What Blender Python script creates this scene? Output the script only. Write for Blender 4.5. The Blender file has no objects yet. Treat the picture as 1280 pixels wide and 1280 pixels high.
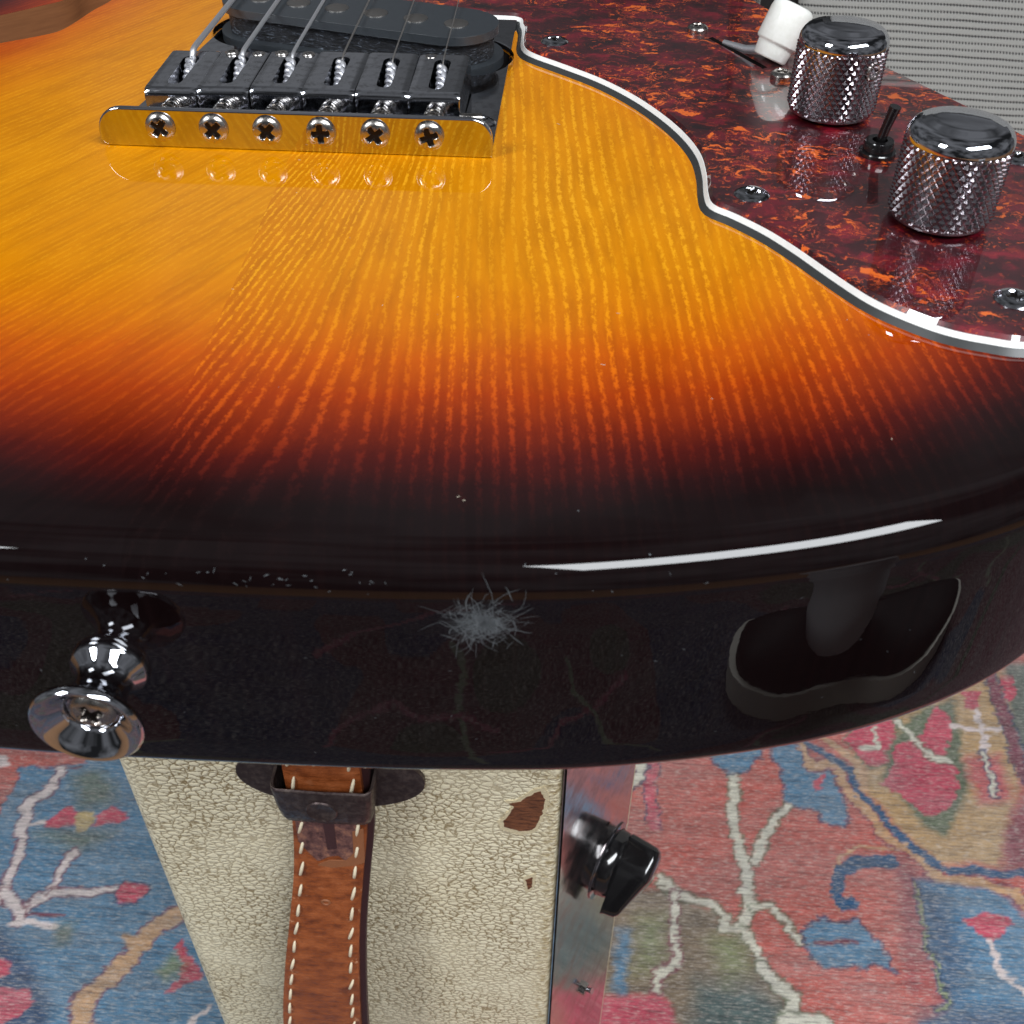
import bpy, bmesh, math, random
import numpy as np
from mathutils import Vector, Matrix
from mathutils.geometry import delaunay_2d_cdt

# ------------------------------------------------------------------ camera, world, lights, exposure
S = 0.001                      # all lengths below are written in millimetres
SC = bpy.context.scene
COL = SC.collection
CAMP = (56.9209, -209.2611, 94.2138); PITCH, YAW, ROLL, FPX = 0.7352, -0.0617, 0.0076, 1367.38
fw = Vector((math.sin(YAW)*math.cos(PITCH), math.cos(YAW)*math.cos(PITCH), -math.sin(PITCH)))
rt = Vector((math.cos(YAW), -math.sin(YAW), 0)); up = rt.cross(fw)
r2 = math.cos(ROLL)*rt + math.sin(ROLL)*up; u2 = -math.sin(ROLL)*rt + math.cos(ROLL)*up
cam = bpy.data.cameras.new('camera'); camo = bpy.data.objects.new('camera', cam); COL.objects.link(camo)
camo.matrix_world = Matrix(((r2.x, u2.x, -fw.x, CAMP[0]*S), (r2.y, u2.y, -fw.y, CAMP[1]*S), (r2.z, u2.z, -fw.z, CAMP[2]*S), (0, 0, 0, 1)))
cam.sensor_width = 36; cam.lens = 36*FPX/1280; cam.clip_start = 0.005; cam.clip_end = 60
cam.dof.use_dof = True; cam.dof.focus_distance = 0.26; cam.dof.aperture_fstop = 60
SC.camera = camo
w = bpy.data.worlds.new('World'); SC.world = w; w.use_nodes = True
bg = w.node_tree.nodes['Background']; bg.inputs[0].default_value = (0.90, 0.95, 1.0, 1); bg.inputs[1].default_value = 1.0
wt = w.node_tree; _tc = wt.nodes.new('ShaderNodeTexCoord'); _nz = wt.nodes.new('ShaderNodeTexNoise'); _nz.inputs['Scale'].default_value = 2.2; _nz.inputs['Detail'].default_value = 3; _rp = wt.nodes.new('ShaderNodeValToRGB')
wt.links.new(_tc.outputs['Generated'], _nz.inputs['Vector']); wt.links.new(_nz.outputs[0], _rp.inputs[0]); wt.links.new(_rp.outputs[0], bg.inputs[0])
_rp.color_ramp.elements[0].position = 0.40; _rp.color_ramp.elements[0].color = (0.016, 0.017, 0.018, 1); _rp.color_ramp.elements[1].position = 0.62; _rp.color_ramp.elements[1].color = (0.17, 0.175, 0.185, 1)

def area(name, loc, target, sx, sy, power, col):
    l = bpy.data.lights.new(name, 'AREA'); l.shape = 'RECTANGLE'; l.size = sx; l.size_y = sy; l.energy = power; l.color = col
    o = bpy.data.objects.new(name, l); COL.objects.link(o); o.location = loc
    o.rotation_euler = (Vector(target)-Vector(loc)).to_track_quat('-Z', 'Y').to_euler()
    return o
area('window_light', (1.62, -1.75, 2.75), (0.05, 0.0, -0.3), 2.8, 0.95, 150, (0.93, 0.965, 1.0))
area('window_light', (-1.9, -1.5, 2.0), (0, 0.0, -0.3), 0.7, 1.0, 56, (0.93, 0.97, 1.0))
SC.view_settings.view_transform = 'Standard'; SC.view_settings.look = 'None'
SC.view_settings.exposure = 0.0; SC.view_settings.gamma = 1.0; SC.view_settings.use_curve_mapping = False

# ------------------------------------------------------------------ node helpers
def lin(c):
    return tuple([((v/255)/12.92 if v/255 <= 0.04045 else ((v/255+0.055)/1.055)**2.4) for v in c])+(1,)

class NT:
    def __init__(s, name, rough=0.4, **kw):
        s.m = bpy.data.materials.new(name); s.m.use_nodes = True; s.t = s.m.node_tree; s.N = s.t.nodes
        s.b = s.N['Principled BSDF']; s.set(Roughness=rough, **kw)
    def set(s, **kw):
        for k, v in kw.items():
            s.inp(s.b, k.replace('_', ' '), v)
        return s
    def inp(s, n, k, v):
        i = n.inputs[k]
        if isinstance(v, bpy.types.NodeSocket): s.t.links.new(v, i)
        elif isinstance(v, (tuple, list)) and len(v) == 3 and i.type == 'RGBA': i.default_value = tuple(v)+(1,)
        else: i.default_value = v
    def node(s, t, **kw):
        n = s.N.new(t)
        for k, v in kw.items(): setattr(n, k, v)
        return n
    def math(s, op, a, b=0.0, c=None, clamp=False):
        n = s.node('ShaderNodeMath', operation=op, use_clamp=clamp); s.inp(n, 0, a); s.inp(n, 1, b)
        if c is not None: s.inp(n, 2, c)
        return n.outputs[0]
    def co(s):      # object coordinates in millimetres
        tc = s.node('ShaderNodeTexCoord'); n = s.node('ShaderNodeVectorMath', operation='SCALE')
        s.t.links.new(tc.outputs['Object'], n.inputs[0]); n.inputs['Scale'].default_value = 1000; return n.outputs[0]
    def sep(s, v):
        n = s.node('ShaderNodeSeparateXYZ'); s.inp(n, 0, v); return n.outputs
    def xyz(s, x, y, z=0.0):
        n = s.node('ShaderNodeCombineXYZ'); s.inp(n, 0, x); s.inp(n, 1, y); s.inp(n, 2, z); return n.outputs[0]
    def sc(s, v, f):
        n = s.node('ShaderNodeVectorMath', operation='MULTIPLY'); s.inp(n, 0, v); n.inputs[1].default_value = f if isinstance(f, tuple) else (f, f, f); return n.outputs[0]
    def addv(s, a, b):
        n = s.node('ShaderNodeVectorMath', operation='ADD'); s.inp(n, 0, a); s.inp(n, 1, b); return n.outputs[0]
    def noise(s, v, scale=1.0, detail=3, rough=0.5, col=False, dist=0.0):
        n = s.node('ShaderNodeTexNoise'); s.inp(n, 'Vector', v); s.inp(n, 'Scale', scale); s.inp(n, 'Detail', detail); s.inp(n, 'Roughness', rough); s.inp(n, 'Distortion', dist)
        return n.outputs[1 if col else 0]
    def vor(s, v, scale=1.0, feature='F1', out=0, rnd=1.0):
        n = s.node('ShaderNodeTexVoronoi', feature=feature); s.inp(n, 'Vector', v); s.inp(n, 'Scale', scale); s.inp(n, 'Randomness', rnd); return n.outputs[out]
    def ramp(s, f, stops, interp='LINEAR'):
        n = s.node('ShaderNodeValToRGB'); s.inp(n, 0, f); r = n.color_ramp; r.interpolation = interp
        while len(r.elements) < len(stops): r.elements.new(0.5)
        for e, (p, c) in zip(r.elements, stops):
            e.position = p; e.color = (c, c, c, 1) if isinstance(c, (int, float)) else (tuple(c) if len(c) == 4 else tuple(c)+(1,))
        return n.outputs[0]
    def sm(s, v, a, b, x=0.0, y=1.0):
        n = s.node('ShaderNodeMapRange', interpolation_type='SMOOTHSTEP'); s.inp(n, 0, v)
        for i, k in enumerate((a, b, x, y)): s.inp(n, i+1, k)
        return n.outputs[0]
    def mix(s, f, a, b, mode='MIX'):
        n = s.node('ShaderNodeMix', data_type='RGBA', blend_type=mode); s.inp(n, 0, f); s.inp(n, 6, a); s.inp(n, 7, b); return n.outputs[2]
    def bump(s, h, dist, strength=1.0, normal=None):
        n = s.node('ShaderNodeBump'); s.inp(n, 'Height', h); s.inp(n, 'Distance', dist*S); s.inp(n, 'Strength', strength)
        if normal is not None: s.inp(n, 'Normal', normal)
        return n.outputs[0]
    def attr(s, name):
        n = s.node('ShaderNodeAttribute', attribute_name=name); return n.outputs

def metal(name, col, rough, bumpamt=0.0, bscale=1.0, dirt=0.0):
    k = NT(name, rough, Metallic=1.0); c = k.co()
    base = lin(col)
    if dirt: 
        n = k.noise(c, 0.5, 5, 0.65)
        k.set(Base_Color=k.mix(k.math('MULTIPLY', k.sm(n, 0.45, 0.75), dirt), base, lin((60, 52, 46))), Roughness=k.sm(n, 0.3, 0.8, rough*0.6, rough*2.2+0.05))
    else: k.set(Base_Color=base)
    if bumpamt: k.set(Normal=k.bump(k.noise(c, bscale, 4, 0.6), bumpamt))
    return k.m

M_CHROME = metal('chrome', (205, 207, 214), 0.035, 0.010, 0.25)
M_CHROME_WORN = metal('worn_chrome', (196, 198, 204), 0.07, 0.015, 0.4, 0.4)
M_KNURL = metal('knurled_chrome', (170, 162, 168), 0.17, 0.01, 1.0)
M_RECESS = metal('dark_recess_metal', (46, 42, 40), 0.5, 0.02, 1.5)  # darker metal for the faces inside the cross recess
M_SCREW = metal('steel_screw', (190, 185, 180), 0.16, 0.03, 1.5, 0.35)
M_STRINGW = metal('wound_string', (232, 232, 236), 0.5, 0.0)
M_STRING = metal('plain_string', (205, 200, 196), 0.4)
M_BRONZE = NT('dark_bronze', 0.38, Metallic=0.75).m
k = NT('dark_bronze_metal', 0.36, Metallic=0.7); c = k.co()
k.set(Base_Color=k.mix(k.sm(k.noise(c, 0.35, 5, 0.65), 0.4, 0.7), lin((74, 62, 62)), lin((104, 92, 88))), Roughness=k.sm(k.noise(c, 0.8, 4), 0.3, 0.7, 0.28, 0.6), Normal=k.bump(k.noise(c, 0.3, 2), 0.03)); M_BRONZE = k.m
def plastic(name, col, rough=0.3, coat=0.0, bumpd=0.0, ior=1.5):
    k = NT(name, rough, Coat_Weight=coat, Coat_Roughness=0.03, IOR=ior); c = k.co(); n = k.noise(c, 0.7, 4, 0.6)
    k.set(Base_Color=k.mix(n, lin(col), lin(tuple(min(255, v*1.12+3) for v in col))))
    if bumpd: k.set(Normal=k.bump(k.noise(c, 1.6, 4), bumpd))
    return k.m
M_WHITE = plastic('white_plastic', (232, 232, 222), 0.22, 0.3)
M_WPLY = plastic('white_guard_ply', (225, 225, 222), 0.45)
M_BPLY = plastic('black_guard_ply', (52, 54, 54), 0.35)
M_BLACK = plastic('black_plastic', (18, 17, 18), 0.14, 0.6)
M_PICKUP = plastic('pickup_flatwork', (46, 50, 54), 0.4, 0.2)
M_CAVITY_SHADE = plastic('cavity_shade', (14, 12, 12), 0.8); M_CAVITY_SHADE.node_tree.nodes['Principled BSDF'].inputs['Specular IOR Level'].default_value = 0.05  # flat black that paints in the shade inside openings

# gloss sunburst finish ----------------------------------------------------
def burst_stops(light):
    A = [(0, (14, 8, 9)), (15, (22, 11, 12)), (20, (40, 13, 14)), (26, (78, 18, 12)), (32, (122, 34, 6)), (40, (166, 56, 0)), (50, (196, 86, 0)), (60, (210, 114, 0)), (76, (216, 132, 0)), (100, (218, 138, 4))]
    B = [(0, (14, 8, 9)), (15, (26, 12, 12)), (20, (58, 18, 16)), (26, (112, 30, 14)), (32, (168, 56, 12)), (40, (210, 88, 6)), (50, (230, 118, 4)), (60, (236, 144, 8)), (76, (238, 160, 16)), (100, (240, 166, 26))]
    return [(p/100.0, lin(c)) for p, c in (B if light else A)]
def body_material():
    k = NT('sunburst_lacquer_ash', 0.42, Coat_Weight=1.0, Coat_Roughness=0.012, Coat_IOR=1.46); k.set(Specular_IOR_Level=0.0)
    c = k.co(); x, y, z = k.sep(c)
    d = k.math('ADD', k.attr('edge_distance')[2], 5.0)
    # grain: the right plank fans out from the seam, the left plank runs across it
    sl = k.sm(x, -4, 38, 0.20, -0.085)
    wob = k.math('MULTIPLY', k.math('SUBTRACT', k.noise(k.xyz(k.math('MULTIPLY', x, 0.03), k.math('MULTIPLY', y, 0.012)), 1.0, 2), 0.5), 5.0)
    fine = k.math('MULTIPLY', k.math('SUBTRACT', k.noise(k.xyz(k.math('MULTIPLY', x, 1.2), k.math('MULTIPLY', y, 1.6)), 1.0, 3, 0.75), 0.5), 1.25)
    uR = k.math('ADD', k.math('SUBTRACT', x, k.math('MULTIPLY', sl, k.math('ADD', y, 50.0))), wob)
    uL = k.math('ADD', k.math('MULTIPLY', k.math('SUBTRACT', x, k.math('MULTIPLY', y, 0.55)), 0.87), wob)
    left = k.math('LESS_THAN', k.math('ADD', x, k.math('MULTIPLY', y, 0.03)), -1.0)
    u = k.math('ADD', k.math('MULTIPLY', uR, k.math('SUBTRACT', 1.0, left)), k.math('MULTIPLY', uL, left))
    uf = k.math('ADD', u, fine)
    def band(period, ph):
        t = k.math('ADD', k.math('DIVIDE', uf, 2.2), k.math('MULTIPLY', k.math('MINIMUM', uf, 16.0), 1/period-1/2.2))
        fr = k.math('ABSOLUTE', k.math('SUBTRACT', k.math('FRACT', t), 0.5))
        return fr, k.math('FLOOR', t)
    fr, cell = band(1.5, 0.0)
    core = k.sm(fr, 0.26, 0.08)
    dash = k.noise(k.xyz(k.math('MULTIPLY', u, 1.5), k.math('MULTIPLY', y, 0.55), k.math('MULTIPLY', cell, 3.7)), 1.0, 3, 0.6)
    dash = k.sm(dash, 0.42, 0.56)
    fine2 = k.sm(k.noise(k.xyz(k.math('MULTIPLY', uf, 3.2), k.math('MULTIPLY', y, 0.30), 4.0), 1.0, 3, 0.65), 0.52, 0.78)
    m = k.math('MULTIPLY', core, k.math('ADD', k.math('MULTIPLY', dash, 0.85), 0.12))
    m = k.math('ADD', m, k.math('MULTIPLY', fine2, 0.30), None, True)
    zone = k.sm(k.noise(k.xyz(k.math('MULTIPLY', u, 0.09), k.math('MULTIPLY', y, 0.012), 5.0), 1.0, 2), 0.35, 0.6, 0.45, 1.0)
    str_ = k.math('MULTIPLY', zone, k.math('SUBTRACT', 1.0, k.math('MULTIPLY', left, 0.6)))
    m = k.math('MULTIPLY', m, str_)
    mott = k.noise(k.xyz(k.math('MULTIPLY', u, 0.35), k.math('MULTIPLY', y, 0.05), 9.0), 1.0, 4, 0.6)
    spray = k.math('MULTIPLY', k.math('SUBTRACT', k.noise(k.sc(c, 0.035), 1.0, 3, 0.55), 0.5), 8.0)
    grn = k.math('MULTIPLY', k.math('SUBTRACT', k.noise(c, 2.2, 3, 0.7), 0.5), 2.0)
    dd = k.math('DIVIDE', k.math('ADD', k.math('ADD', d, spray), grn), 100.0)
    A = k.ramp(dd, burst_stops(False)); B = k.ramp(dd, burst_stops(True))
    A = k.mix(k.sm(mott, 0.35, 0.7, 0.0, 0.45), A, k.mix(0.5, A, lin((120, 52, 8)), 'MULTIPLY'), 'MIX')
    A = k.mix(k.math('MULTIPLY', k.math('SUBTRACT', 1.0, left), k.sm(x, 40, 0, 0.0, 0.18)), A, lin((196, 84, 4)), 'MULTIPLY')
    colr = k.mix(m, A, B)
    # star-shaped scuff on the rim, radiating scratches
    px = k.math('SUBTRACT', x, 47.3); pz = k.math('MULTIPLY', k.math('SUBTRACT', z, 45.0-9.6), 1.25)
    rr = k.math('SQRT', k.math('ADD', k.math('POWER', px, 2.0), k.math('POWER', pz, 2.0)))
    an = k.math('ARCTAN2', pz, px)
    ray = k.noise(k.xyz(k.math('MULTIPLY', k.math('COSINE', an), 9.0), k.math('MULTIPLY', k.math('SINE', an), 9.0), k.math('MULTIPLY', rr, 0.10)), 1.0, 4, 0.75)
    side = k.math('LESS_THAN', y, -100.0)
    reach = k.math('SUBTRACT', 1.0, k.math('DIVIDE', rr, 10.0))
    hair = k.noise(k.xyz(k.math('MULTIPLY', px, 2.6), k.math('MULTIPLY', pz, 1.0)), 1.5, 4, 0.8)
    scuff = k.math('ADD', k.sm(k.math('ADD', k.math('MULTIPLY', reach, 0.40), ray), 0.82, 0.92), k.math('MULTIPLY', k.sm(rr, 6.0, 1.5), k.sm(hair, 0.42, 0.62)), None, True)
    scuff = k.math('MULTIPLY', k.math('MULTIPLY', scuff, side), 0.16)
    # hairline scratches and dust on the gloss
    sp = k.vor(c, 0.14, 'F1', 0); dust = k.math('MULTIPLY', k.math('LESS_THAN', sp, 0.016), 0.7)
    wear = k.math('MAXIMUM', scuff, dust)
    colr = k.mix(wear, colr, lin((128, 134, 138)))
    k.set(Base_Color=colr, Coat_Weight=k.math('SUBTRACT', 1.0, k.math('MULTIPLY', scuff, 0.8)))
    k.t.links.new(k.bump(k.math('ADD', k.noise(c, 0.05, 2), k.math('MULTIPLY', k.noise(c, 0.5, 2), 0.06)), 0.07, 0.5), k.b.inputs['Coat Normal'])
    k.set(Normal=k.bump(m, 0.03, 0.4))
    return k.m
M_BODY = body_material()

def tort_material():
    k = NT('tortoise_celluloid', 0.3, Coat_Weight=1.0, Coat_Roughness=0.01, Coat_IOR=2.05)
    c = k.co(); warp = k.addv(c, k.sc(k.noise(c, 0.16, 4, 0.6, True), (9, 9, 0)))
    st = k.sc(warp, (0.30, 0.52, 0.3))
    clus = k.noise(k.sc(warp, (0.045, 0.07, 0.05)), 1.0, 3, 0.6)
    n1 = k.noise(k.sc(warp, (0.24, 0.40, 0.3)), 1.0, 3, 0.55, False, 0.8)
    thr = k.math('ADD', n1, k.math('MULTIPLY', k.math('SUBTRACT', clus, 0.5), 0.55))
    big = k.noise(k.sc(warp, (0.13, 0.2, 0.1)), 1.0, 4, 0.6)
    base = k.ramp(big, [(0.30, lin((30, 7, 12))), (0.5, lin((66, 11, 20))), (0.68, lin((132, 18, 38)))])
    mid = k.sm(thr, 0.57, 0.64); hot = k.sm(thr, 0.648, 0.668)
    col = k.mix(mid, base, lin((128, 34, 26))); col = k.mix(hot, col, lin((240, 112, 36)))
    fl = k.noise(k.sc(warp, (0.7, 1.3, 0.6)), 1.0, 2, 0.5, False, 0.6); fl = k.math('MULTIPLY', k.sm(fl, 0.635, 0.66), k.sm(clus, 0.40, 0.52, 0.25, 1.0)); col = k.mix(fl, col, lin((214, 88, 34)))
    vein = k.sm(k.math('ABSOLUTE', k.math('SUBTRACT', k.noise(k.sc(warp, (0.22, 0.3, 0.2)), 1.0, 4, 0.55), 0.5)), 0.010, 0.002)
    col = k.mix(k.math('MULTIPLY', vein, k.sm(clus, 0.46, 0.6)), col, lin((222, 92, 40)))
    k.set(Base_Color=col); return k.m
M_TORT = tort_material()

def tolex_material():
    k = NT('cream_leatherette', 0.5); c = k.co(); w = k.addv(c, k.sc(k.noise(c, 0.22, 4, 0.6, True), (4.0, 4.0, 4.0)))
    e = k.node('ShaderNodeTexVoronoi', feature='DISTANCE_TO_EDGE'); k.inp(e, 'Vector', k.sc(w, (0.30, 0.30, 0.44))); k.inp(e, 'Scale', 1.0)
    n = k.noise(c, 0.9, 3, 0.6)
    dd = k.math('ADD', e.outputs[0], k.math('MULTIPLY', k.math('SUBTRACT', n, 0.5), 0.09))
    crack = k.sm(dd, 0.115, 0.015); x, y, z = k.sep(c)
    wornzone = k.noise(c, 0.02, 3)
    crack = k.math('MULTIPLY', crack, k.sm(wornzone, 0.30, 0.6, 0.45, 1.0))
    tone = k.mix(k.noise(c, 0.03, 4, 0.6), lin((228, 216, 182)), lin((244, 236, 208)))
    # rubbed corner: smoother, paler, yellowed
    rim = k.sm(x, 52.0, 58.0)
    crack = k.math('MULTIPLY', crack, k.math('SUBTRACT', 1.0, k.math('MULTIPLY', rim, 0.7)))
    tone = k.mix(k.math('MULTIPLY', rim, k.sm(k.noise(c, 0.35, 4, 0.7), 0.4, 0.65)), tone, lin((176, 158, 118)))
    col = k.mix(crack, tone, lin((142, 122, 86)))
    k.set(Base_Color=col, Normal=k.bump(k.math('ADD', k.sm(dd, 0.0, 0.3), k.math('MULTIPLY', n, 0.15)), 0.30, 0.8), Roughness=0.48); return k.m
M_TOLEX = tolex_material()

def leather_material():
    k = NT('tan_leather', 0.42); c = k.co(); x, y, z = k.sep(c)
    n = k.noise(k.sc(c, (0.12, 0.12, 0.2)), 1.0, 5, 0.65); f = k.noise(c, 1.4, 4, 0.6)
    cre = k.noise(k.sc(c, (0.05, 0.05, 0.8)), 1.0, 4, 0.6)
    col = k.ramp(n, [(0.3, lin((102, 48, 22))), (0.5, lin((146, 76, 36))), (0.7, lin((172, 96, 52)))])
    col = k.mix(k.sm(f, 0.55, 0.75, 0, 0.35), col, lin((92, 38, 22)))
    scar = k.math('MULTIPLY', k.sm(k.noise(c, 0.17, 5, 0.7), 0.60, 0.68), k.attr('edge_wear')[2])
    col = k.mix(scar, col, lin((196, 140, 104)))
    k.set(Base_Color=col, Roughness=k.sm(n, 0.3, 0.7, 0.34, 0.55), Normal=k.bump(k.math('ADD', f, k.math('MULTIPLY', cre, 1.5)), 0.22)); return k.m
M_LEATHER = leather_material()
M_LEATHER_DARK = plastic('dark_leather', (58, 34, 36), 0.5, 0, 0.12)
M_LEATHER_RAW = plastic('raw_leather_patch', (132, 82, 52), 0.6, 0, 0.15)
k = NT('stained_leather', 0.5); c = k.co(); n = k.noise(c, 0.3, 5, 0.7)
k.set(Base_Color=k.ramp(n, [(0.35, lin((66, 40, 40))), (0.5, lin((104, 70, 66))), (0.68, lin((150, 104, 84)))]), Normal=k.bump(n, 0.5)); M_PATCH_DARK = k.m
M_THREAD = plastic('waxed_thread', (222, 208, 180), 0.7)

def panel_material():
    k = NT('chrome_control_panel', 0.1, Metallic=1.0); c = k.co(); n = k.noise(c, 0.06, 5, 0.7)
    k.set(Base_Color=k.mix(k.sm(n, 0.45, 0.7), lin((222, 216, 216)), lin((170, 160, 156))), Roughness=k.sm(n, 0.35, 0.75, 0.07, 0.22), Normal=k.bump(k.noise(c, 0.08, 3), 0.06)); return k.m
M_PANEL = panel_material()

def rug_material():
    k = NT('wool_rug', 0.95); c = k.co(); x, y, z = k.sep(c)
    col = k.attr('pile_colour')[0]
    wx = k.noise(k.xyz(k.math('MULTIPLY', x, 0.05), k.math('MULTIPLY', y, 0.42)), 1.0, 4, 0.7)
    row = k.noise(k.xyz(k.math('MULTIPLY', x, 0.16), k.math('MULTIPLY', y, 0.95), 3.0), 1.0, 3, 0.7)
    kn = k.noise(c, 0.9, 3, 0.7)
    th = k.math('ABSOLUTE', k.math('SUBTRACT', k.math('FRACT', k.math('ADD', k.math('DIVIDE', y, 2.7), k.math('MULTIPLY', k.noise(k.xyz(k.math('MULTIPLY', x, 0.03), k.math('MULTIPLY', y, 0.1)), 1.0, 2), 1.2))), 0.5))
    gap = k.math('MULTIPLY', k.sm(th, 0.16, 0.03), k.sm(k.noise(k.xyz(k.math('MULTIPLY', x, 0.07), k.math('MULTIPLY', y, 0.3), 7.0), 1.0, 3, 0.6), 0.42, 0.6))
    col = k.mix(k.sm(row, 0.48, 0.64, 0, 0.42), col, lin((222, 214, 206)))
    col = k.mix(k.sm(wx, 0.50, 0.66, 0, 0.5), col, k.mix(0.85, col, lin((96, 88, 110)), 'MULTIPLY'))
    col = k.mix(k.math('MULTIPLY', gap, 0.5), col, lin((62, 58, 68)))
    col = k.mix(k.sm(kn, 0.45, 0.8, 0, 0.5), col, k.mix(0.7, col, lin((120, 115, 120)), 'MULTIPLY'))
    k.set(Base_Color=col, Normal=k.bump(k.math('ADD', k.math('MULTIPLY', row, 1.2), kn), 1.0, 0.8), Sheen_Weight=0.15, Specular_IOR_Level=0.15); return k.m
M_RUG = rug_material()

def grille_material():
    k = NT('silver_grille_cloth', 0.75); c = k.co(); x, y, z = k.sep(c)
    P = 4.3
    zz = k.math('ADD', z, k.math('MULTIPLY', k.math('SUBTRACT', k.noise(c, 0.02, 2), 0.5), 2.0))
    t = k.math('ABSOLUTE', k.math('SUBTRACT', k.math('FRACT', k.math('DIVIDE', zz, P)), 0.5))
    rowi = k.math('FLOOR', k.math('DIVIDE', zz, P))
    xs = k.math('ADD', x, k.math('MULTIPLY', zz, 0.25))
    tick = k.math('ABSOLUTE', k.math('SUBTRACT', k.math('FRACT', k.math('DIVIDE', xs, 1.9)), 0.5))
    line = k.sm(t, 0.23, 0.10); tk = k.sm(tick, 0.34, 0.18)
    solid = k.sm(k.noise(k.xyz(k.math('MULTIPLY', x, 0.012), k.math('MULTIPLY', rowi, 0.9)), 1.0, 2), 0.45, 0.6, 0.0, 1.0)
    core = k.sm(t, 0.09, 0.03)
    dark = k.math('MULTIPLY', line, k.math('MAXIMUM', tk, k.math('MULTIPLY', solid, core)))
    f = k.noise(k.sc(c, (0.5, 0.5, 2.5)), 1.0, 3, 0.7)
    base = k.mix(f, lin((150, 150, 146)), lin((192, 192, 188)))
    fine = k.math('ABSOLUTE', k.math('SUBTRACT', k.math('FRACT', k.math('DIVIDE', xs, 0.62)), 0.5))
    base = k.mix(k.sm(fine, 0.25, 0.5, 0, 0.35), base, lin((120, 120, 118)))
    k.set(Base_Color=k.mix(k.math('MULTIPLY', dark, 0.95), base, lin((44, 44, 46))), Normal=k.bump(k.math('SUBTRACT', f, dark), 0.25)); return k.m
M_GRILLE = grille_material()
M_CAB = plastic('black_cabinet_covering', (26, 26, 27), 0.5, 0, 0.3)
k = NT('floorboards', 0.4); c = k.co(); x, y, z = k.sep(c)
k.set(Base_Color=k.mix(k.noise(k.sc(c, (0.02, 0.002, 0.02)), 1.0, 5), lin((120, 84, 54)), lin((160, 120, 84)))); M_FLOOR = k.m
k = NT('raw_ash_edge', 0.5); c = k.co()
k.set(Base_Color=k.mix(k.noise(k.sc(c, (0.06, 0.06, 0.9)), 1.0, 5, 0.6), lin((104, 62, 38)), lin((170, 112, 70)))); M_RAW = k.m
k = NT('cord_winding', 0.5); c = k.co(); n = k.noise(k.sc(c, (0.5, 0.5, 1.8)), 1.0, 5, 0.75, False, 1.0)
k.set(Base_Color=k.ramp(n, [(0.4, lin((12, 12, 14))), (0.56, lin((40, 42, 50))), (0.66, lin((128, 138, 150)))]), Normal=k.bump(n, 0.9)); M_CORD = k.m
k = NT('jean_cloth', 0.9); c = k.co(); k.set(Base_Color=k.mix(k.noise(c, 0.5, 4), lin((215, 217, 222)), lin((238, 238, 240)))); M_JEAN = k.m
k = NT('black_shoe_upper', 0.6); c = k.co(); k.set(Base_Color=lin((14, 14, 15)), Normal=k.bump(k.noise(c, 0.6, 4), 0.3)); M_SHOE = k.m
M_SOLE = plastic('pale_rubber_sole', (205, 200, 190), 0.6)

# ------------------------------------------------------------------ object helpers
ROOT = {}
def empty(name, loc, label, cat, group=None):
    o = bpy.data.objects.new(name, None); COL.objects.link(o); o.location = Vector(loc)*S; o.empty_display_size = 0.02
    o['label'] = label; o['category'] = cat
    if group: o['group'] = group
    ROOT[o.name] = Vector(loc); return o
def org(o):
    while o.parent: o = o.parent
    return ROOT[o.name]
def link(name, me, mat, parent, smooth=True, loc=None, rot=None):
    if mat and not me.materials: me.materials.append(mat)
    if smooth:
        me.polygons.foreach_set('use_smooth', [True]*len(me.polygons))
    o = bpy.data.objects.new(name, me); COL.objects.link(o); o.parent = parent
    if loc is not None: o.location = (Vector(loc)-org(parent))*S
    if rot is not None: o.rotation_euler = rot
    return o
def mesh(name, V, F, mat, parent, smooth=False, auto=None):
    """V in world millimetres"""
    V = np.asarray(V, float).reshape(-1, 3)
    if parent is not None: V = V-np.array(org(parent))
    me = bpy.data.meshes.new(name); me.from_pydata((V*S).tolist(), [], F); me.update()
    if auto: me.set_sharp_from_angle(angle=math.radians(auto)); smooth = True
    return link(name, me, mat, parent, smooth)
def local_mesh(name, V, F, auto=None):
    me = bpy.data.meshes.new(name); me.from_pydata((np.asarray(V, float)*S).tolist(), [], F); me.update()
    if auto: me.set_sharp_from_angle(angle=math.radians(auto))
    return me
def bevel(o, wd, seg=2, ang=35):
    m = o.modifiers.new('Bevel', 'BEVEL'); m.width = wd*S; m.segments = seg; m.limit_method = 'ANGLE'; m.angle_limit = math.radians(ang); m.harden_normals = True
    o.data.polygons.foreach_set('use_smooth', [True]*len(o.data.polygons)); return o
def catmull(P, n=8, closed=False):
    P = [np.array(p, float) for p in P]; N = len(P); out = []
    for i in range(N if closed else N-1):
        g = (lambda j: P[j % N]) if closed else (lambda j: P[max(0, min(N-1, j))])
        a, b, c, d = g(i-1), g(i), g(i+1), g(i+2)
        for j in range(n):
            t = j/n; out.append(0.5*((2*b)+(-a+c)*t+(2*a-5*b+4*c-d)*t*t+(-a+3*b-3*c+d)*t**3))
    if not closed: out.append(P[-1])
    return np.array(out)
def resample(P, step, closed=True):
    Q = np.vstack([P, P[:1]]) if closed else P
    s = np.r_[0, np.cumsum(np.linalg.norm(np.diff(Q, axis=0), axis=1))]; n = max(3, int(round(s[-1]/step)))
    t = np.linspace(0, s[-1], n+1)[:-1] if closed else np.linspace(0, s[-1], n+1)
    return np.stack([np.interp(t, s, Q[:, k]) for k in range(Q.shape[1])], 1)
def normals2(P):   # outward normals of a CCW closed outline
    T = np.roll(P, -1, 0)-np.roll(P, 1, 0); T /= np.linalg.norm(T, axis=1)[:, None]+1e-9
    return np.stack([T[:, 1], -T[:, 0]], 1)
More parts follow.
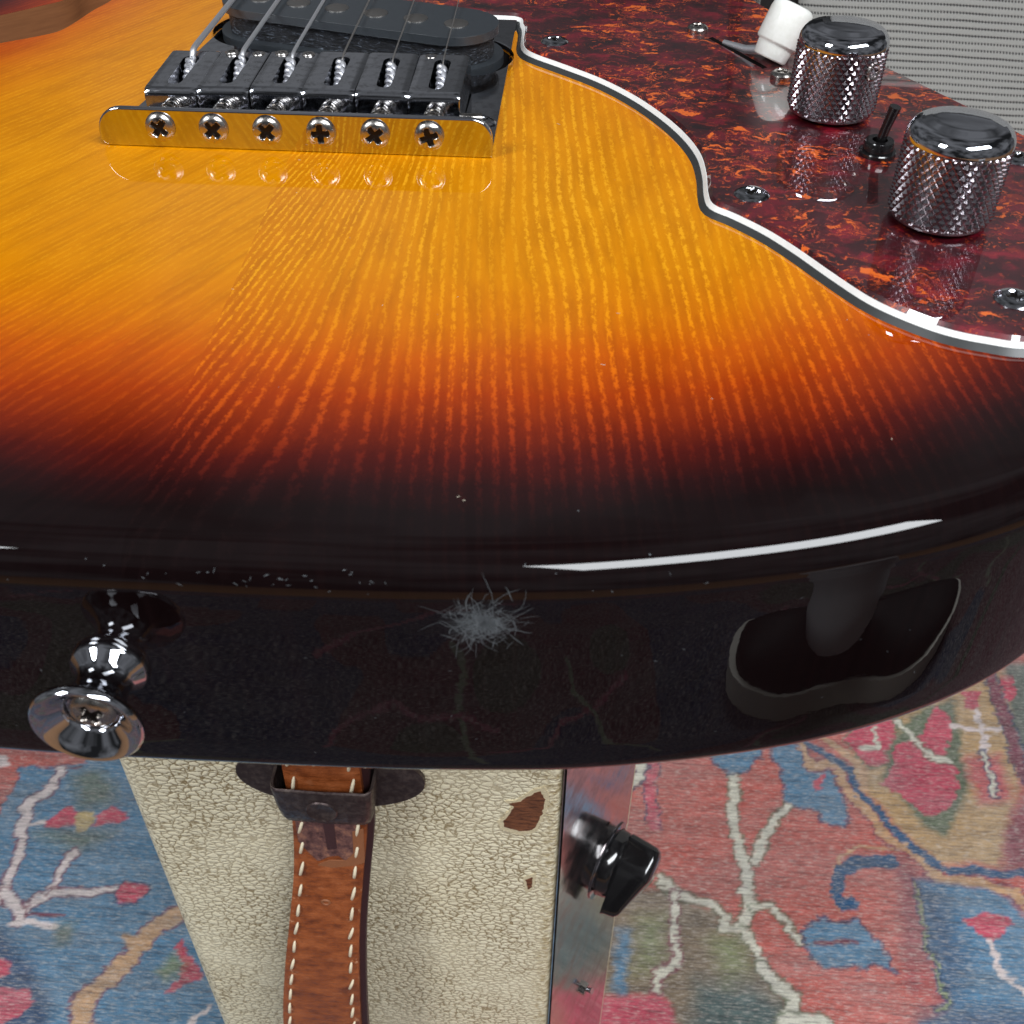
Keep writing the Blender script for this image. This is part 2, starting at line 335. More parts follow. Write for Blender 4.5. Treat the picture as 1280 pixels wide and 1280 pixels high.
def ccw(P):
    P = np.asarray(P, float); a = (P[:, 0]*np.roll(P[:, 1], -1)-np.roll(P[:, 0], -1)*P[:, 1]).sum()
    return P if a > 0 else P[::-1]
def inside(P, q):
    x, y = q[:, 0], q[:, 1]; r = np.zeros(len(q), bool); X = P[:, 0]; Y = P[:, 1]
    for i in range(len(P)):
        j = i-1; c = (Y[i] > y) != (Y[j] > y)
        r ^= c & (x < (X[j]-X[i])*(y-Y[i])/(Y[j]-Y[i]+1e-12)+X[i])
    return r
def dist_poly(P, q):
    d = np.full(len(q), 1e9); A = P; B = np.roll(P, -1, 0)
    for a, b in zip(A, B):
        ab = b-a; t = np.clip(((q-a)@ab)/(ab@ab+1e-12), 0, 1); d = np.minimum(d, np.linalg.norm(q-(a+t[:, None]*ab), axis=1))
    return d
def cap(outline, holes=(), pts=None):
    """triangulated flat region -> (V2, F); outline verts first, then holes in order"""
    V = [Vector(p) for p in outline]; E = []; n = len(outline); E += [(i, (i+1) % n) for i in range(n)]
    for h in holes:
        b = len(V); V += [Vector(p) for p in h]; E += [(b+i, b+(i+1) % len(h)) for i in range(len(h))]
    if pts is not None: V += [Vector(p) for p in pts]
    v, e, f, ov, oe, of = delaunay_2d_cdt(V, E, [], 1, 1e-6)
    v = np.array([tuple(p) for p in v]); back = {}
    order = [o[0] if o else -1 for o in ov]
    cen = np.array([v[list(t)].mean(0) for t in f]); ok = inside(np.asarray(outline), cen)
    for h in holes: ok &= ~inside(np.asarray(h), cen)
    # restore the input order
    m = {}; extra = []
    for i, o in enumerate(order):
        if o >= 0 and o not in m.values(): m[i] = o
    nxt = len(V)
    VV = [tuple(p) for p in V]
    for i in range(len(v)):
        if i not in m: m[i] = nxt; nxt += 1; VV.append(tuple(v[i]))
    F = [tuple(m[i] for i in t) for t, o in zip(f, ok) if o]
    return np.array(VV), F
def slab(name, outline, z0, z1, mat, parent, holes=(), off0=0.0, off1=0.0, bev=0, seg=2, topfn=None, pts=None):
    P = ccw(outline); N = normals2(P); H = [ccw(h) for h in holes]
    T, F = cap(P+N*off1, H, pts); Bt = T.copy(); Bt[:len(P)] = P+N*off0
    n = len(T); zt = np.full(n, float(z1)) if topfn is None else topfn(T)
    V = np.vstack([np.c_[T, zt], np.c_[Bt, np.full(n, float(z0))]])
    FF = list(F)+[tuple(n+i for i in f[::-1]) for f in F]; b = 0
    for j, loop in enumerate([P]+H):
        m = len(loop)
        for i in range(m):
            a, c = b+i, b+(i+1) % m
            FF.append((a, n+a, n+c, c) if j == 0 else (a, c, n+c, n+a))
        b += m
    o = mesh(name, V, FF, mat, parent, auto=40)
    bmx = bmesh.new(); bmx.from_mesh(o.data); bmesh.ops.delete(bmx, geom=[v for v in bmx.verts if not v.link_faces], context='VERTS'); bmesh.ops.recalc_face_normals(bmx, faces=bmx.faces); bmx.to_mesh(o.data); bmx.free()
    if bev: bevel(o, bev, seg)
    return o
def lathe_arr(prof, n=48, close=True):
    V = []; F = []
    for r, z in prof:
        for i in range(n):
            a = 2*math.pi*i/n; V.append((r*math.cos(a), r*math.sin(a), z))
    for j in range(len(prof)-1):
        for i in range(n):
            k = (i+1) % n; F.append((j*n+i, j*n+k, (j+1)*n+k, (j+1)*n+i))
    return V, F
def frame_z(d):
    return Vector(d).to_track_quat('Z', 'Y').to_euler()
def tube_arr(P, r, n=10, caps=True):
    P = np.asarray(P, float); V = []; F = []; m = len(P); rr = np.broadcast_to(r, (m,))
    T = np.gradient(P, axis=0); T /= np.linalg.norm(T, axis=1)[:, None]
    a = np.cross(T[0], (0.3, 0.2, 1.0)); a /= np.linalg.norm(a)
    for i in range(m):
        a = a-T[i]*(a@T[i]); a /= np.linalg.norm(a); b = np.cross(T[i], a)
        for j in range(n):
            t = 2*math.pi*j/n; V.append(P[i]+rr[i]*(math.cos(t)*a+math.sin(t)*b))
    for i in range(m-1):
        for j in range(n):
            k = (j+1) % n; F.append((i*n+j, i*n+k, (i+1)*n+k, (i+1)*n+j))
    if caps: F.append(tuple(range(n))[::-1]); F.append(tuple((m-1)*n+j for j in range(n)))
    return V, F
def tube(name, P, r, mat, parent, n=10):
    V, F = tube_arr(P, r, n); return mesh(name, V, F, mat, parent, auto=60)
def boxmesh(name, x, y, z, mat, parent, bev=0, seg=2):
    V = [(a, b, c) for a in x for b in y for c in z]
    o = mesh(name, V, [(0, 1, 3, 2), (4, 6, 7, 5), (0, 4, 5, 1), (2, 3, 7, 6), (0, 2, 6, 4), (1, 5, 7, 3)], mat, parent)
    if bev: bevel(o, bev, seg)
    return o
def phillips(name, R, dome, skirt=0.6, cross=0.62, depth=0.9, arm=0.15, ring=False):
    """screw head, z up, base at z=0"""
    nr, na = 26, 80; V = []; F = []; isin = []
    for i in range(nr+1):
        r = R*i/nr
        for j in range(na):
            a = 2*math.pi*j/na; x, y = r*math.cos(a), r*math.sin(a)
            zz = skirt+dome*(1-(r/R)**5)+0.05*R*(1-(r/R)**2)
            ax, ay = abs(x)/R, abs(y)/R
            inn = min(1, max(0, (arm+0.05-min(ax, ay)*1.0)/0.05))*min(1, max(0, (cross-max(ax, ay))/0.10))
            zz -= depth*inn*(1-0.45*max(ax, ay)/cross)
            V.append((x, y, zz)); isin.append(inn > 0.45)
    rec = []
    for i in range(nr):
        for j in range(na):
            k = (j+1) % na; F.append((i*na+j, (i+1)*na+j, (i+1)*na+k, i*na+k)); rec.append(isin[i*na+j] and isin[(i+1)*na+k])
    prof = [(R, skirt), (R*1.0, 0.0)]
    if ring: prof = [(R, skirt), (R*0.98, skirt*0.6), (R*1.07, skirt*0.5), (R*1.07, skirt*0.2), (R*0.95, 0.1), (R*0.95, -0.6)]
    base = len(V)-na
    for r, z in prof[1:]:
        s = len(V)
        for j in range(na):
            a = 2*math.pi*j/na; V.append((r*math.cos(a), r*math.sin(a), z))
        for j in range(na):
            k = (j+1) % na; F.append((base+j, s+j, s+k, base+k))
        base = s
    me = local_mesh(name, V, F, 26); me.polygons.foreach_set('material_index', [1 if (i < len(rec) and rec[i]) else 0 for i in range(len(F))]); return me

# ------------------------------------------------------------------ floor and rug
V = [(-3000, -3000, -650), (3000, -3000, -650), (3000, 3000, -650), (-3000, 3000, -650)]
fl = mesh('floor', V, [(0, 1, 2, 3)], M_FLOOR, None); fl['kind'] = 'structure'

RUG_Z = -645.0
PAL = dict(red=(198, 108, 100), pink=(206, 88, 108), blue=(96, 138, 170), navy=(58, 74, 108), navy2=(54, 94, 134), cream=(228, 212, 210), wht=(218, 216, 200),
           gold=(196, 172, 122), tan=(206, 164, 126), green=(112, 122, 100), lgreen=(142, 156, 112), teal=(76, 108, 112), maroon=(136, 76, 92))
M=[
('P','red',[(-461,295),(-320,305),(-313,283),(-364,274),(-364,250),(-363,233),(-364,160),(-410,157)],0,None),
('P','cream',[(-396,285),(-377,285),(-372,277),(-390,271)],0,None),
('L','maroon',[(-314,279),(-364,274),(-364,250),(-364,231)],0,None,0.6),
('P','green',[(-320,272),(-299,276),(-284,263),(-281,246),(-304,239)],6,None),
('P','green',[(-329,218),(-271,224),(-278,216),(-295,205),(-311,209)],6,None),
('L','cream',[(-331,275),(-332,254),(-343,245),(-342,225),(-335,193),(-335,169),(-339,152)],0,'maroon',3.8),
('L','cream',[(-339,225),(-323,228)],0,None,1.6),
('L','cream',[(-296,203),(-300,189),(-300,175),(-306,166),(-313,154)],0,'maroon',3.1),
('L','cream',[(-299,173),(-254,177)],0,'maroon',2.6),
('L','cream',[(-334,169),(-314,156),(-314,148)],0,'maroon',3.4),
('L','maroon',[(-311,153),(-284,155)],0,None,1.3),
('L','cream',[(-319,147),(-286,148)],0,None,2.2),
('P','pink',[(-327,229),(-313,244),(-303,235),(-288,227),(-321,222)],0,None),
('P','pink',[(-291,236),(-281,244),(-267,239),(-265,232),(-288,226)],0,None),
('P','gold',[(-302,220),(-304,235),(-293,239),(-291,225),(-295,219)],0,None),
('P','pink',[(-254,176),(-248,185),(-231,183),(-231,176),(-238,166),(-247,164)],0,'navy'),
('L','tan',[(-184,183),(-208,160),(-219,145),(-225,134),(-238,110),(-247,97),(-240,65)],0,'maroon',6.2),
('P','tan',[(-241,143),(-219,146),(-213,136),(-228,134)],0,None),
('P','pink',[(-196,143),(-188,132),(-173,118),(-194,103),(-189,126),(-198,134)],0,None),
('P','lgreen',[(-206,121),(-197,131),(-187,124),(-197,113)],3,None),
('P','green',[(-286,148),(-272,151),(-272,138),(-284,134)],4,None),
('P','navy',[(-380,159),(-325,142),(-311,129),(-299,124),(-274,100),(-255,51),(-326,46)],5,None),
('P','pink',[(-348,125),(-316,121),(-306,119),(-306,111),(-311,108),(-338,103)],0,None),
('P','pink',[(-335,95),(-307,100),(-285,103),(-282,93),(-292,84),(-320,62)],0,None),
('L','cream',[(-164,99),(-173,89),(-174,75)],0,None,1.8),
('P','red',[(-123,389),(461,458),(405,39),(-54,7)],0,None),
('L','pink',[(136,343),(137,281),(140,258)],0,None,4.8),
('L','navy',[(142,343),(143,302),(144,253)],0,None,0.6),
('L','navy',[(131,342),(133,299),(133,260)],0,None,0.7),
('L','wht',[(58,217),(85,267),(128,298),(134,342)],0,'navy',2.9),
('P','green',[(143,209),(165,196),(180,193),(186,174),(201,175),(208,150),(225,130),(222,81),(152,76),(139,127),(91,125),(53,165),(126,206)],3,None),
('P','lgreen',[(177,168),(197,173),(198,149),(185,140)],10,None),
('P','lgreen',[(125,182),(142,183),(141,145),(125,144)],10,None),
('P','teal',[(162,138),(200,138),(224,123),(211,87),(159,84)],8,None),
('L','blue',[(115,171),(114,130)],2,None,4.2),
('P','pink',[(23,121),(139,127),(151,106),(158,76),(28,67)],2,None),
('L','wht',[(202,312),(201,261),(205,221),(206,197),(198,184)],0,'green',4.1),
('L','wht',[(249,287),(226,258),(213,233)],0,'green',3.0),
('L','wht',[(143,215),(153,201),(175,199),(187,187),(186,178),(199,178),(209,158),(213,147),(226,135),(229,125),(223,95)],0,'green',2.8),
('L','wht',[(152,201),(152,163),(149,149),(138,140),(137,130)],0,'maroon',2.3),
('L','wht',[(208,197),(220,199),(232,184),(239,174)],0,'green',2.3),
('P','blue',[(183,336),(229,340),(224,325),(213,313),(196,308)],0,'navy'),
('P','blue',[(239,364),(262,366),(268,319),(283,317),(285,299),(291,272),(282,266),(269,268),(269,280),(246,286),(243,301),(243,317),(235,327)],0,'navy'),
('P','pink',[(265,305),(276,317),(279,313),(269,299)],0,None),
('P','gold',[(299,318),(312,399),(465,441),(504,413),(440,350),(422,301),(408,270),(396,243),(348,240),(328,265),(308,295)],3,None),
('L','tan',[(260,348),(266,321),(289,327),(290,305),(300,285),(315,261),(340,242),(345,226),(378,226),(397,223),(404,212),(416,190)],0,'maroon',3.6),
('L','navy2',[(268,341),(297,321),(302,295),(319,271),(341,244),(355,234),(451,239)],0,None,3.4),
('L','tan',[(277,352),(309,324),(307,303)],0,None,3.0),
('P','pink',[(297,348),(314,369),(342,371),(335,332),(313,325)],0,'green'),
('P','green',[(327,305),(320,315),(335,348),(355,378),(397,399),(388,333),(390,319),(379,290),(358,264),(343,275)],2,None),
('P','pink',[(322,309),(339,343),(360,358),(381,389),(389,375),(377,332),(382,324),(373,292),(349,281),(334,295)],0,None),
('L','wht',[(342,371),(358,347),(366,333),(379,332)],0,'green',2.1),
('L','wht',[(324,362),(323,342),(311,341)],0,None,2.1),
('P','pink',[(408,406),(421,410),(414,391),(402,390)],0,None),
('L','cream',[(412,388),(412,365),(409,348)],0,None,2.7),
('L','cream',[(387,367),(429,368)],0,None,1.8),
('P','pink',[(392,338),(423,346),(418,301),(395,294),(388,319)],4,None),
('L','wht',[(408,345),(408,321),(406,305)],0,'navy',1.8),
('P','teal',[(450,440),(564,448),(508,287),(434,328),(438,378)],3,None),
('P','pink',[(440,420),(453,424),(453,406),(439,399)],0,None),
('P','pink',[(469,404),(500,400),(472,352),(455,357)],0,None),
('L','maroon',[(433,429),(433,411),(435,367),(435,331),(446,293)],0,'navy',5.0),
('P','maroon',[(410,280),(429,301),(446,293),(452,245),(398,241)],4,None),
('P','blue',[(327,227),(344,223),(381,222),(395,216),(405,193),(512,188),(463,58),(299,47),(315,120),(332,132),(328,184)],2,None),
('P','navy',[(327,227),(349,209),(350,161),(333,136),(328,184)],14,None),
('P','navy',[(317,129),(380,132),(452,126),(428,56),(299,47)],8,None),
('P','pink',[(357,196),(379,206),(394,197),(375,183),(367,188)],0,None),
('L','cream',[(373,183),(373,162),(386,146),(398,129)],0,None,2.3),
('L','lgreen',[(327,225),(328,184),(333,134),(325,132)],0,'navy',0.9),
('L','maroon',[(322,245),(317,185),(313,146)],8,None,2.5),
('L','tan',[(317,252),(292,250),(275,239),(267,218),(272,199),(286,204),(281,210)],0,None,1.3),
('L','navy2',[(315,240),(292,237),(277,230),(271,219),(276,202),(282,204)],0,None,5.4),
('L','red',[(290,223),(282,217),(279,210)],0,None,2.5),
('P','blue',[(243,178),(257,193),(268,188),(282,191),(295,173),(303,155),(287,160),(282,154),(273,159),(255,152),(245,168)],0,'navy'),
('L','maroon',[(252,174),(277,174)],0,None,1.7),
('L','wht',[(210,151),(231,131),(222,92)],0,'green',4.4),
('L','wht',[(221,113),(248,117),(255,94)],0,'green',3.9),
]

rs = np.random.RandomState(4)
_G = rs.rand(64, 64)
def vnoise(x, y):
    xi = np.floor(x).astype(int); yi = np.floor(y).astype(int); fx = x-xi; fy = y-yi; fx = fx*fx*(3-2*fx); fy = fy*fy*(3-2*fy)
    g = lambda a, b: _G[a % 64, b % 64]
    return (g(xi, yi)*(1-fx)+g(xi+1, yi)*fx)*(1-fy)+(g(xi, yi+1)*(1-fx)+g(xi+1, yi+1)*fx)*fy-0.5
def rug():
    xs = np.r_[np.arange(-1150, -420, 9), np.arange(-420, 470, 1.5), np.arange(470, 1400, 9)]
    ys = np.r_[np.arange(-1100, -700, 9), np.arange(-700, -130, 3), np.arange(-130, 420, 1.5), np.arange(420, 1100, 9)]
    X, Y = np.meshgrid(xs, ys); nx, ny = len(xs), len(ys); X = X.ravel(); Y = Y.ravel()
    wx = X+3.2*vnoise(X/11+4, Y/1.7)+5*vnoise(X/17, Y/17)+3.2*vnoise(X/5, Y/4)+2.6*vnoise(X/3+9, Y/2); wy = Y+5*vnoise(X/17+30, Y/17+5)+2.6*vnoise(X/5+7, Y/4+20)
    Q = np.stack([wx, wy], 1)
    C = np.empty((len(X), 3)); L = {k: np.array(lin(v)[:3]) for k, v in PAL.items()}
    C[:] = L['red']; fb_ = vnoise(X/90+3, Y/90+1)+(X < -10)*(Y > -140)*2-(X > 0)*(Y > -140)*2; C[fb_ > 0.14] = L['blue']; dimmed = (Y < -125); C[dimmed] = L['maroon']*0.30; C[dimmed & (fb_ < -0.25)] = L['green']*0.25; C[(fb_ > 0.12) & dimmed] = L['navy']*0.45; C[(fb_ > -0.1) & (fb_ < -0.02) & ~dimmed] = L['gold']; C[(X > 560) & (Y > -130)] = L['maroon']*0.4; C[(X > 560) & (Y > -130) & (fb_ > 0.05)] = L['navy']*0.5  # unseen front and right areas darkened in colour to dim their reflection
    def paint(shape):
        kind, col, P, soft, out = shape[:5]; P = np.array(P, float); w = shape[5] if kind == 'L' else 0
        pad = w+soft*2+8; lo = P.min(0)-pad; hi = P.max(0)+pad
        idx = np.where((Q[:, 0] > lo[0]) & (Q[:, 0] < hi[0]) & (Q[:, 1] > lo[1]) & (Q[:, 1] < hi[1]))[0]
        if not len(idx): return
        q = Q[idx]
        if kind == 'P':
            d = dist_poly(P, q); d = np.where(inside(P, q), -d, d)
        else:
            d = np.full(len(q), 1e9)
            for a, b in zip(P[:-1], P[1:]):
                ab = b-a; t = np.clip(((q-a)@ab)/(ab@ab+1e-9), 0, 1); d = np.minimum(d, np.linalg.norm(q-(a+t[:, None]*ab), axis=1))
            d -= w
        if out: 
            s = np.clip(1.6-np.abs(d-0.8)*1.0, 0, 0.8)[:, None]*(d > 0)[:, None]; C[idx] = C[idx]*(1-s)+L[out]*s
        s = np.clip(0.5-d/(1.2+soft*2), 0, 1)[:, None]*(1.0 if soft < 3 else 0.8)
        C[idx] = C[idx]*(1-s)+L[col]*s
    rr = random.Random(11)
    for i in range(230):       # the pattern goes on where the photo does not look
        cx, cy = rr.uniform(-1100, 1350), rr.uniform(-1050, 1050)
        if -430 < cx < 480 and -140 < cy < 420 or (cx > 430 and cy < 480): continue
        col = rr.choice(['red', 'maroon', 'pink', 'gold', 'green', 'navy', 'teal']); n = rr.choice([5, 6, 7]); R0 = rr.uniform(22, 75)
        if cy > -125+R0: paint(('P', col, [(cx+R0*rr.uniform(0.6, 1.2)*math.cos(2*math.pi*j/n), cy+R0*rr.uniform(0.5, 1.1)*math.sin(2*math.pi*j/n)) for j in range(n)], 0, 'navy'))
        if cy < -125+R0: continue
        if i % 2:
            a = rr.uniform(0, 6.3); pts = [(cx, cy)]
            for j in range(5): a += rr.uniform(-0.8, 0.8); pts.append((pts[-1][0]+35*math.cos(a), pts[-1][1]+35*math.sin(a)))
            paint(('L', rr.choice(['wht', 'cream', 'tan']), pts, 0, 'maroon', rr.uniform(3, 5)))
    for i in range(26):      # a few vines over the darkened unseen area
        cx, cy = rr.uniform(-700, 1100), rr.uniform(-900, -200); a = rr.uniform(0, 6.3); pts = [(cx, cy)]
        for j in range(6): a += rr.uniform(-0.9, 0.9); pts.append((pts[-1][0]+38*math.cos(a), pts[-1][1]+38*math.sin(a)))
        PAL_k = rr.choice(['maroon', 'maroon', 'green']); paint(('L', PAL_k, pts, 0, None, rr.uniform(3, 4)))
    for m in M: paint(m)
    # abrash: slow colour drift across the knot rows
    ab = 1+0.30*vnoise(X/60, Y/5)+0.22*vnoise(X/26+3, Y/1.9)+0.14*vnoise(X/3, Y/2.2)
    C *= ab[:, None]; C = np.clip(C, 0, 1)
    g = C.mean(1, keepdims=True); f = np.clip(0.10+0.35*vnoise(X/40, Y/14+8), 0, 0.5)[:, None]; C = C*(1-f)+(g*0.7+0.12)*f
    Z = RUG_Z+0.9*vnoise(X/3.0, Y/2.3)+1.0*vnoise(X/11, Y/3.1)
    me = bpy.data.meshes.new('rug'); nv = len(X)
    me.vertices.add(nv); me.vertices.foreach_set('co', (np.stack([X, Y, Z-RUG_Z], 1)*S).ravel())
    i, j = np.meshgrid(np.arange(nx-1), np.arange(ny-1)); a = (j*nx+i).ravel(); F = np.stack([a, a+1, a+nx+1, a+nx], 1); nf = len(F)
    me.loops.add(nf*4); me.loops.foreach_set('vertex_index', F.ravel()); me.polygons.add(nf)
    me.polygons.foreach_set('loop_start', np.arange(nf)*4); me.polygons.foreach_set('loop_total', np.full(nf, 4)); me.update(calc_edges=True)
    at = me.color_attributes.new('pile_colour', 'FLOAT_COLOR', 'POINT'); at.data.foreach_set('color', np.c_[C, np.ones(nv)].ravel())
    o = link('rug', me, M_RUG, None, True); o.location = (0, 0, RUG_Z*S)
    o['label'] = 'red and blue patterned wool rug on the floor below the guitar'; o['category'] = 'rug'
rug()

# ------------------------------------------------------------------ guitar
G = empty('electric_guitar', (0, 0, -45), 'sunburst electric guitar lying face up with chrome bridge and tortoiseshell pickguard', 'guitar')
ctrl = [(-26, -117.2), (10, -117.2), (40, -116.4), (66, -114), (95, -107.6), (118, -98), (136, -85), (152, -66), (163, -40), (165, -15), (150.5, 17), (127, 58), (107, 97), (101, 130), (108, 165), (116, 190), (112, 212), (92, 222),
        (66, 205), (46, 190), (34, 194), (30, 215), (30, 262), (-30, 262), (-62, 266), (-105, 245), (-138, 205), (-144, 165), (-124, 122), (-116, 92), (-133, 48), (-160, 5), (-172, -40), (-160, -82), (-124, -106), (-70, -114.8)]
OUT = ccw(resample(catmull(ctrl, 10, True), 2.6))
HOLE = resample(catmull([(-84.5, 54.6), (-78, 59.5), (-73.5, 64), (-71.8, 71), (-70.5, 80), (-68.5, 89), (-69, 100), (-75, 106), (-80, 99), (-80.5, 88.5), (-86, 81.5), (-92.5, 74.5), (-99, 69), (-104, 56), (-103, 44), (-97, 43), (-90, 49)], 6, True), 2.0)
def guitar_body():
    P = OUT; N = normals2(P); n = len(P); rT, rB = 6.0, 4.0; z0 = -44.5
    rings = []
    for i in range(11):
        a = math.pi/2*i/10; rings.append((P-N*(rT*(1-math.sin(a))), -rT*(1-math.cos(a))*1.0))
    for z in (-12, -22, -30, -36): rings.append((P, z))
    for i in range(7):
        a = math.pi/2*i/6; rings.append((P-N*(rB*(1-math.cos(a))), z0+rB*(1-math.sin(a))))
    V = []; F = []
    for r, z in rings: V += [(x, y, z) for x, y in r]
    for k in range(len(rings)-1):
        for i in range(n):
            j = (i+1) % n; F.append((k*n+i, (k+1)*n+i, (k+1)*n+j, k*n+j))
    inner = rings[0][0]; gx, gy = np.meshgrid(np.arange(-165, 166, 3.3), np.arange(-118, 265, 3.3)); g = np.stack([gx.ravel(), gy.ravel()], 1)
    ok = inside(P, g) & (dist_poly(P, g) > rT+1.5) & ~inside(HOLE, g) & (dist_poly(HOLE, g) > 1.0)
    H = ccw(HOLE); T, TF = cap(inner, [H], g[ok]); m = len(inner); b = len(V)
    V += [(x, y, 0) for x, y in T[m:]]
    mp = lambda i: i if i < m else b+i-m
    F += [tuple(mp(i) for i in t) for t in TF]
    Bt, BF = cap(rings[-1][0]); kb = (len(rings)-1)*n
    F += [tuple(kb+i for i in t[::-1]) for t in BF if max(t) < n]
    V = np.array(V); q = V[:, :2]; d = dist_poly(P, q); d = np.where(V[:, 2] < -rT*0.5, 0, d)
    o = mesh('body', V, F, M_BODY, G, smooth=True)
    at = o.data.attributes.new('edge_distance', 'FLOAT', 'POINT'); at.data.foreach_set('value', d)
    # hole wall of raw wood and the dark chamber below it
    hm = len(H); VV = [(x, y, -0.02) for x, y in H]+[(x, y, -8.5) for x, y in H]
    mesh('soundhole_wall', VV, [(i, (i+1) % hm, hm+(i+1) % hm, hm+i) for i in range(hm)], M_RAW, o, smooth=True)
    c = H.mean(0); VV = [(x*1.12-c[0]*0.12, y*1.12-c[1]*0.12, -6.2) for x, y in H]; T2, F2 = cap([v[:2] for v in VV])
    mesh('sound_chamber_shade', [(x, y, -8.9) for x, y in T2], F2, M_CAVITY_SHADE, o)
    return o
BODY = guitar_body()
def scratches():
    rd = random.Random(21); fr = OUT[OUT[:, 1] < -60]; fr = fr[np.argsort(fr[:, 0])]; V = []; F = []
    def surf(x, z):
        y = float(np.interp(x, fr[:, 0], fr[:, 1]))
        if z > -6: y += 6*(1-math.sqrt(max(0, 1-((6+z)/6)**2)))
        return (x, y-0.03, z)
    def stroke(x, z, a, L, wd, curl):
        n = max(3, int(L/0.5)); b = len(V)
        for i in range(n+1):
            t = i/n; w_ = wd*(math.sin(math.pi*(0.08+0.9*t))**0.6)*0.5
            for s in (-1, 1): V.append(surf(x-s*w_*math.sin(a), min(-1.0, z+s*w_*math.cos(a))))
            x += L/n*math.cos(a); z = min(-1.0, z+L/n*math.sin(a)); a += curl/n+rd.uniform(-0.25, 0.25)
        for i in range(n): F.append((b+2*i, b+2*i+1, b+2*i+3, b+2*i+2))
    for i in range(420):
        r = abs(rd.gauss(0, 2.3)); t = rd.uniform(0, 6.283); x = 47.6+r*math.cos(t)*1.05; z = -9.6+r*math.sin(t)*0.85
        stroke(x, z, rd.uniform(0, 6.28), rd.uniform(0.6, 2.6)*(1 if rd.random() < 0.8 else 2.0), rd.uniform(0.03, 0.11), rd.uniform(-0.8, 0.8))
    for i in range(18):
        t = rd.uniform(0, 6.283); r = rd.uniform(2.5, 5); stroke(47.6+r*math.cos(t), -9.6+r*math.sin(t)*0.8, t+rd.uniform(-0.4, 0.4), rd.uniform(2, 5.0), 0.045, rd.uniform(-0.8, 0.8))
    for i in range(46): stroke(rd.uniform(-30, 130), rd.choice([rd.uniform(-40, -2), rd.uniform(-5, -1.5)]), rd.gauss(0, 0.7), rd.uniform(0.1, 0.6), rd.uniform(0.04, 0.11), 0)
    for i in range(22): stroke(rd.gauss(22, 9), rd.uniform(-4.2, -1.8), rd.gauss(0, 0.5), rd.uniform(0.2, 0.9), rd.uniform(0.03, 0.09), 0)
    k = NT('scuffed_lacquer', 0.55); k.set(Base_Color=lin((98, 103, 107)))
    o = mesh('scuff_scratches', V, F, k.m, BODY); o['kind'] = 'stuff'
scratches()
def top_specks():
    rd = random.Random(5); V = []; F = []
    for i in range(34):
        x, y = rd.uniform(-60, 120), rd.uniform(-105, 60); a = rd.uniform(0, 3.14); L = rd.uniform(0.2, 0.9); w_ = rd.uniform(0.05, 0.13); b = len(V)
        if inside(np.array(GUARDXY), np.array([[x, y]]))[0] or dist_poly(OUT, np.array([[x, y]]))[0] < 8: continue
        for s, t in ((-1, -1), (1, -1), (1, 1), (-1, 1)): V.append((x+s*L/2*math.cos(a)-t*w_/2*math.sin(a), y+s*L/2*math.sin(a)+t*w_/2*math.cos(a), 0.03))
        F.append((b, b+1, b+2, b+3))
    k = NT('lint', 0.8); k.set(Base_Color=lin((200, 190, 170))); o = mesh('dust_specks', V, F, k.m, BODY); o['kind'] = 'stuff'

# neck, off the top of the frame
nk = boxmesh('neck', (-28, 28), (205, 660), (-14, 5), plastic('maple_neck', (205, 160, 98), 0.25, 0.5), G, 5, 3)
fb = boxmesh('fretboard', (-27.5, 27.5), (206, 655), (5.01, 9), plastic('rosewood_fretboard', (70, 42, 30), 0.5), nk, 0.6)
fm = boxmesh('fret', (-27.4, 27.4), (215, 217), (8.9, 10), M_CHROME, nk, 0.4)
y = 216
for i in range(20):
    y += (655-y)*0.0561; f = fm.copy(); COL.objects.link(f); f.location = (0, (y-216)*S, 0)

# pickguard in three plies
GUARD = [(38.6, 79.2), (41.3, 74.0), (42.0, 68.9), (42.3, 59.4), (44.5, 54.2), (52.3, 47.2), (60.6, 39.5), (67.7, 30.7), (73.5, 21.1), (78.0, 11.2), (80.7, 1.7), (81.4, -7.2), (81.2, -15.8), (81.9, -20.6), (85.6, -24.0), (90.8, -29.7), (95.5, -36.5), (99.9, -43.8), (105.1, -51.6), (110.5, -56.7), (115.9, -60.2), (121.5, -62.0), (126.1, -62.8),
         (134, -61.5), (144, -55), (151.5, -42), (155.5, -25), (155, -8), (147, 14), (126, 50), (103.5, 88), (97, 110), (96, 132), (102, 165), (108, 188), (102, 208), (90, 212), (64, 196), (46, 184), (34, 184), (-30, 184), (-46, 180), (-56, 158), (-54, 128), (-40, 112), (-12, 104), (-4, 96), (-2, 80.5), (2, 79.2), (20, 79.2)]
GP = resample(catmull(GUARD, 6, True), 1.3)
GUARDXY = GP
top_specks()
pg = slab('pickguard', GP, 1.75, 2.45, M_TORT, G, off0=0.0, off1=-0.55)
gx, gy = 0, 0
slab('white_ply', GP, 0.95, 1.74, M_WPLY, pg, off0=0.72, off1=0.12)
slab('black_ply', GP, 0.02, 0.94, M_BPLY, pg, off0=1.75, off1=0.85)
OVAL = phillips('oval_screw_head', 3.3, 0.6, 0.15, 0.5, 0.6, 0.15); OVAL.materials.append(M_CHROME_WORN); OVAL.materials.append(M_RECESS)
def put(name, me, parent, loc, d=(0, 0, 1), spin=0.0):
    q = Vector(d).to_track_quat('Z', 'Y').to_matrix() @ Matrix.Rotation(spin, 3, 'Z')
    return link(name, me, None, parent, True, loc, q.to_euler())
for i, (x, y) in enumerate([(49.6, 59.6), (89, -17.6), (127.5, -51.5), (142.5, 2.0), (90, 125), (-44, 135)]):
    put('pickguard_screw', OVAL, pg, (x, y, 2.42), (0, 0, 1), i*0.7+0.3)

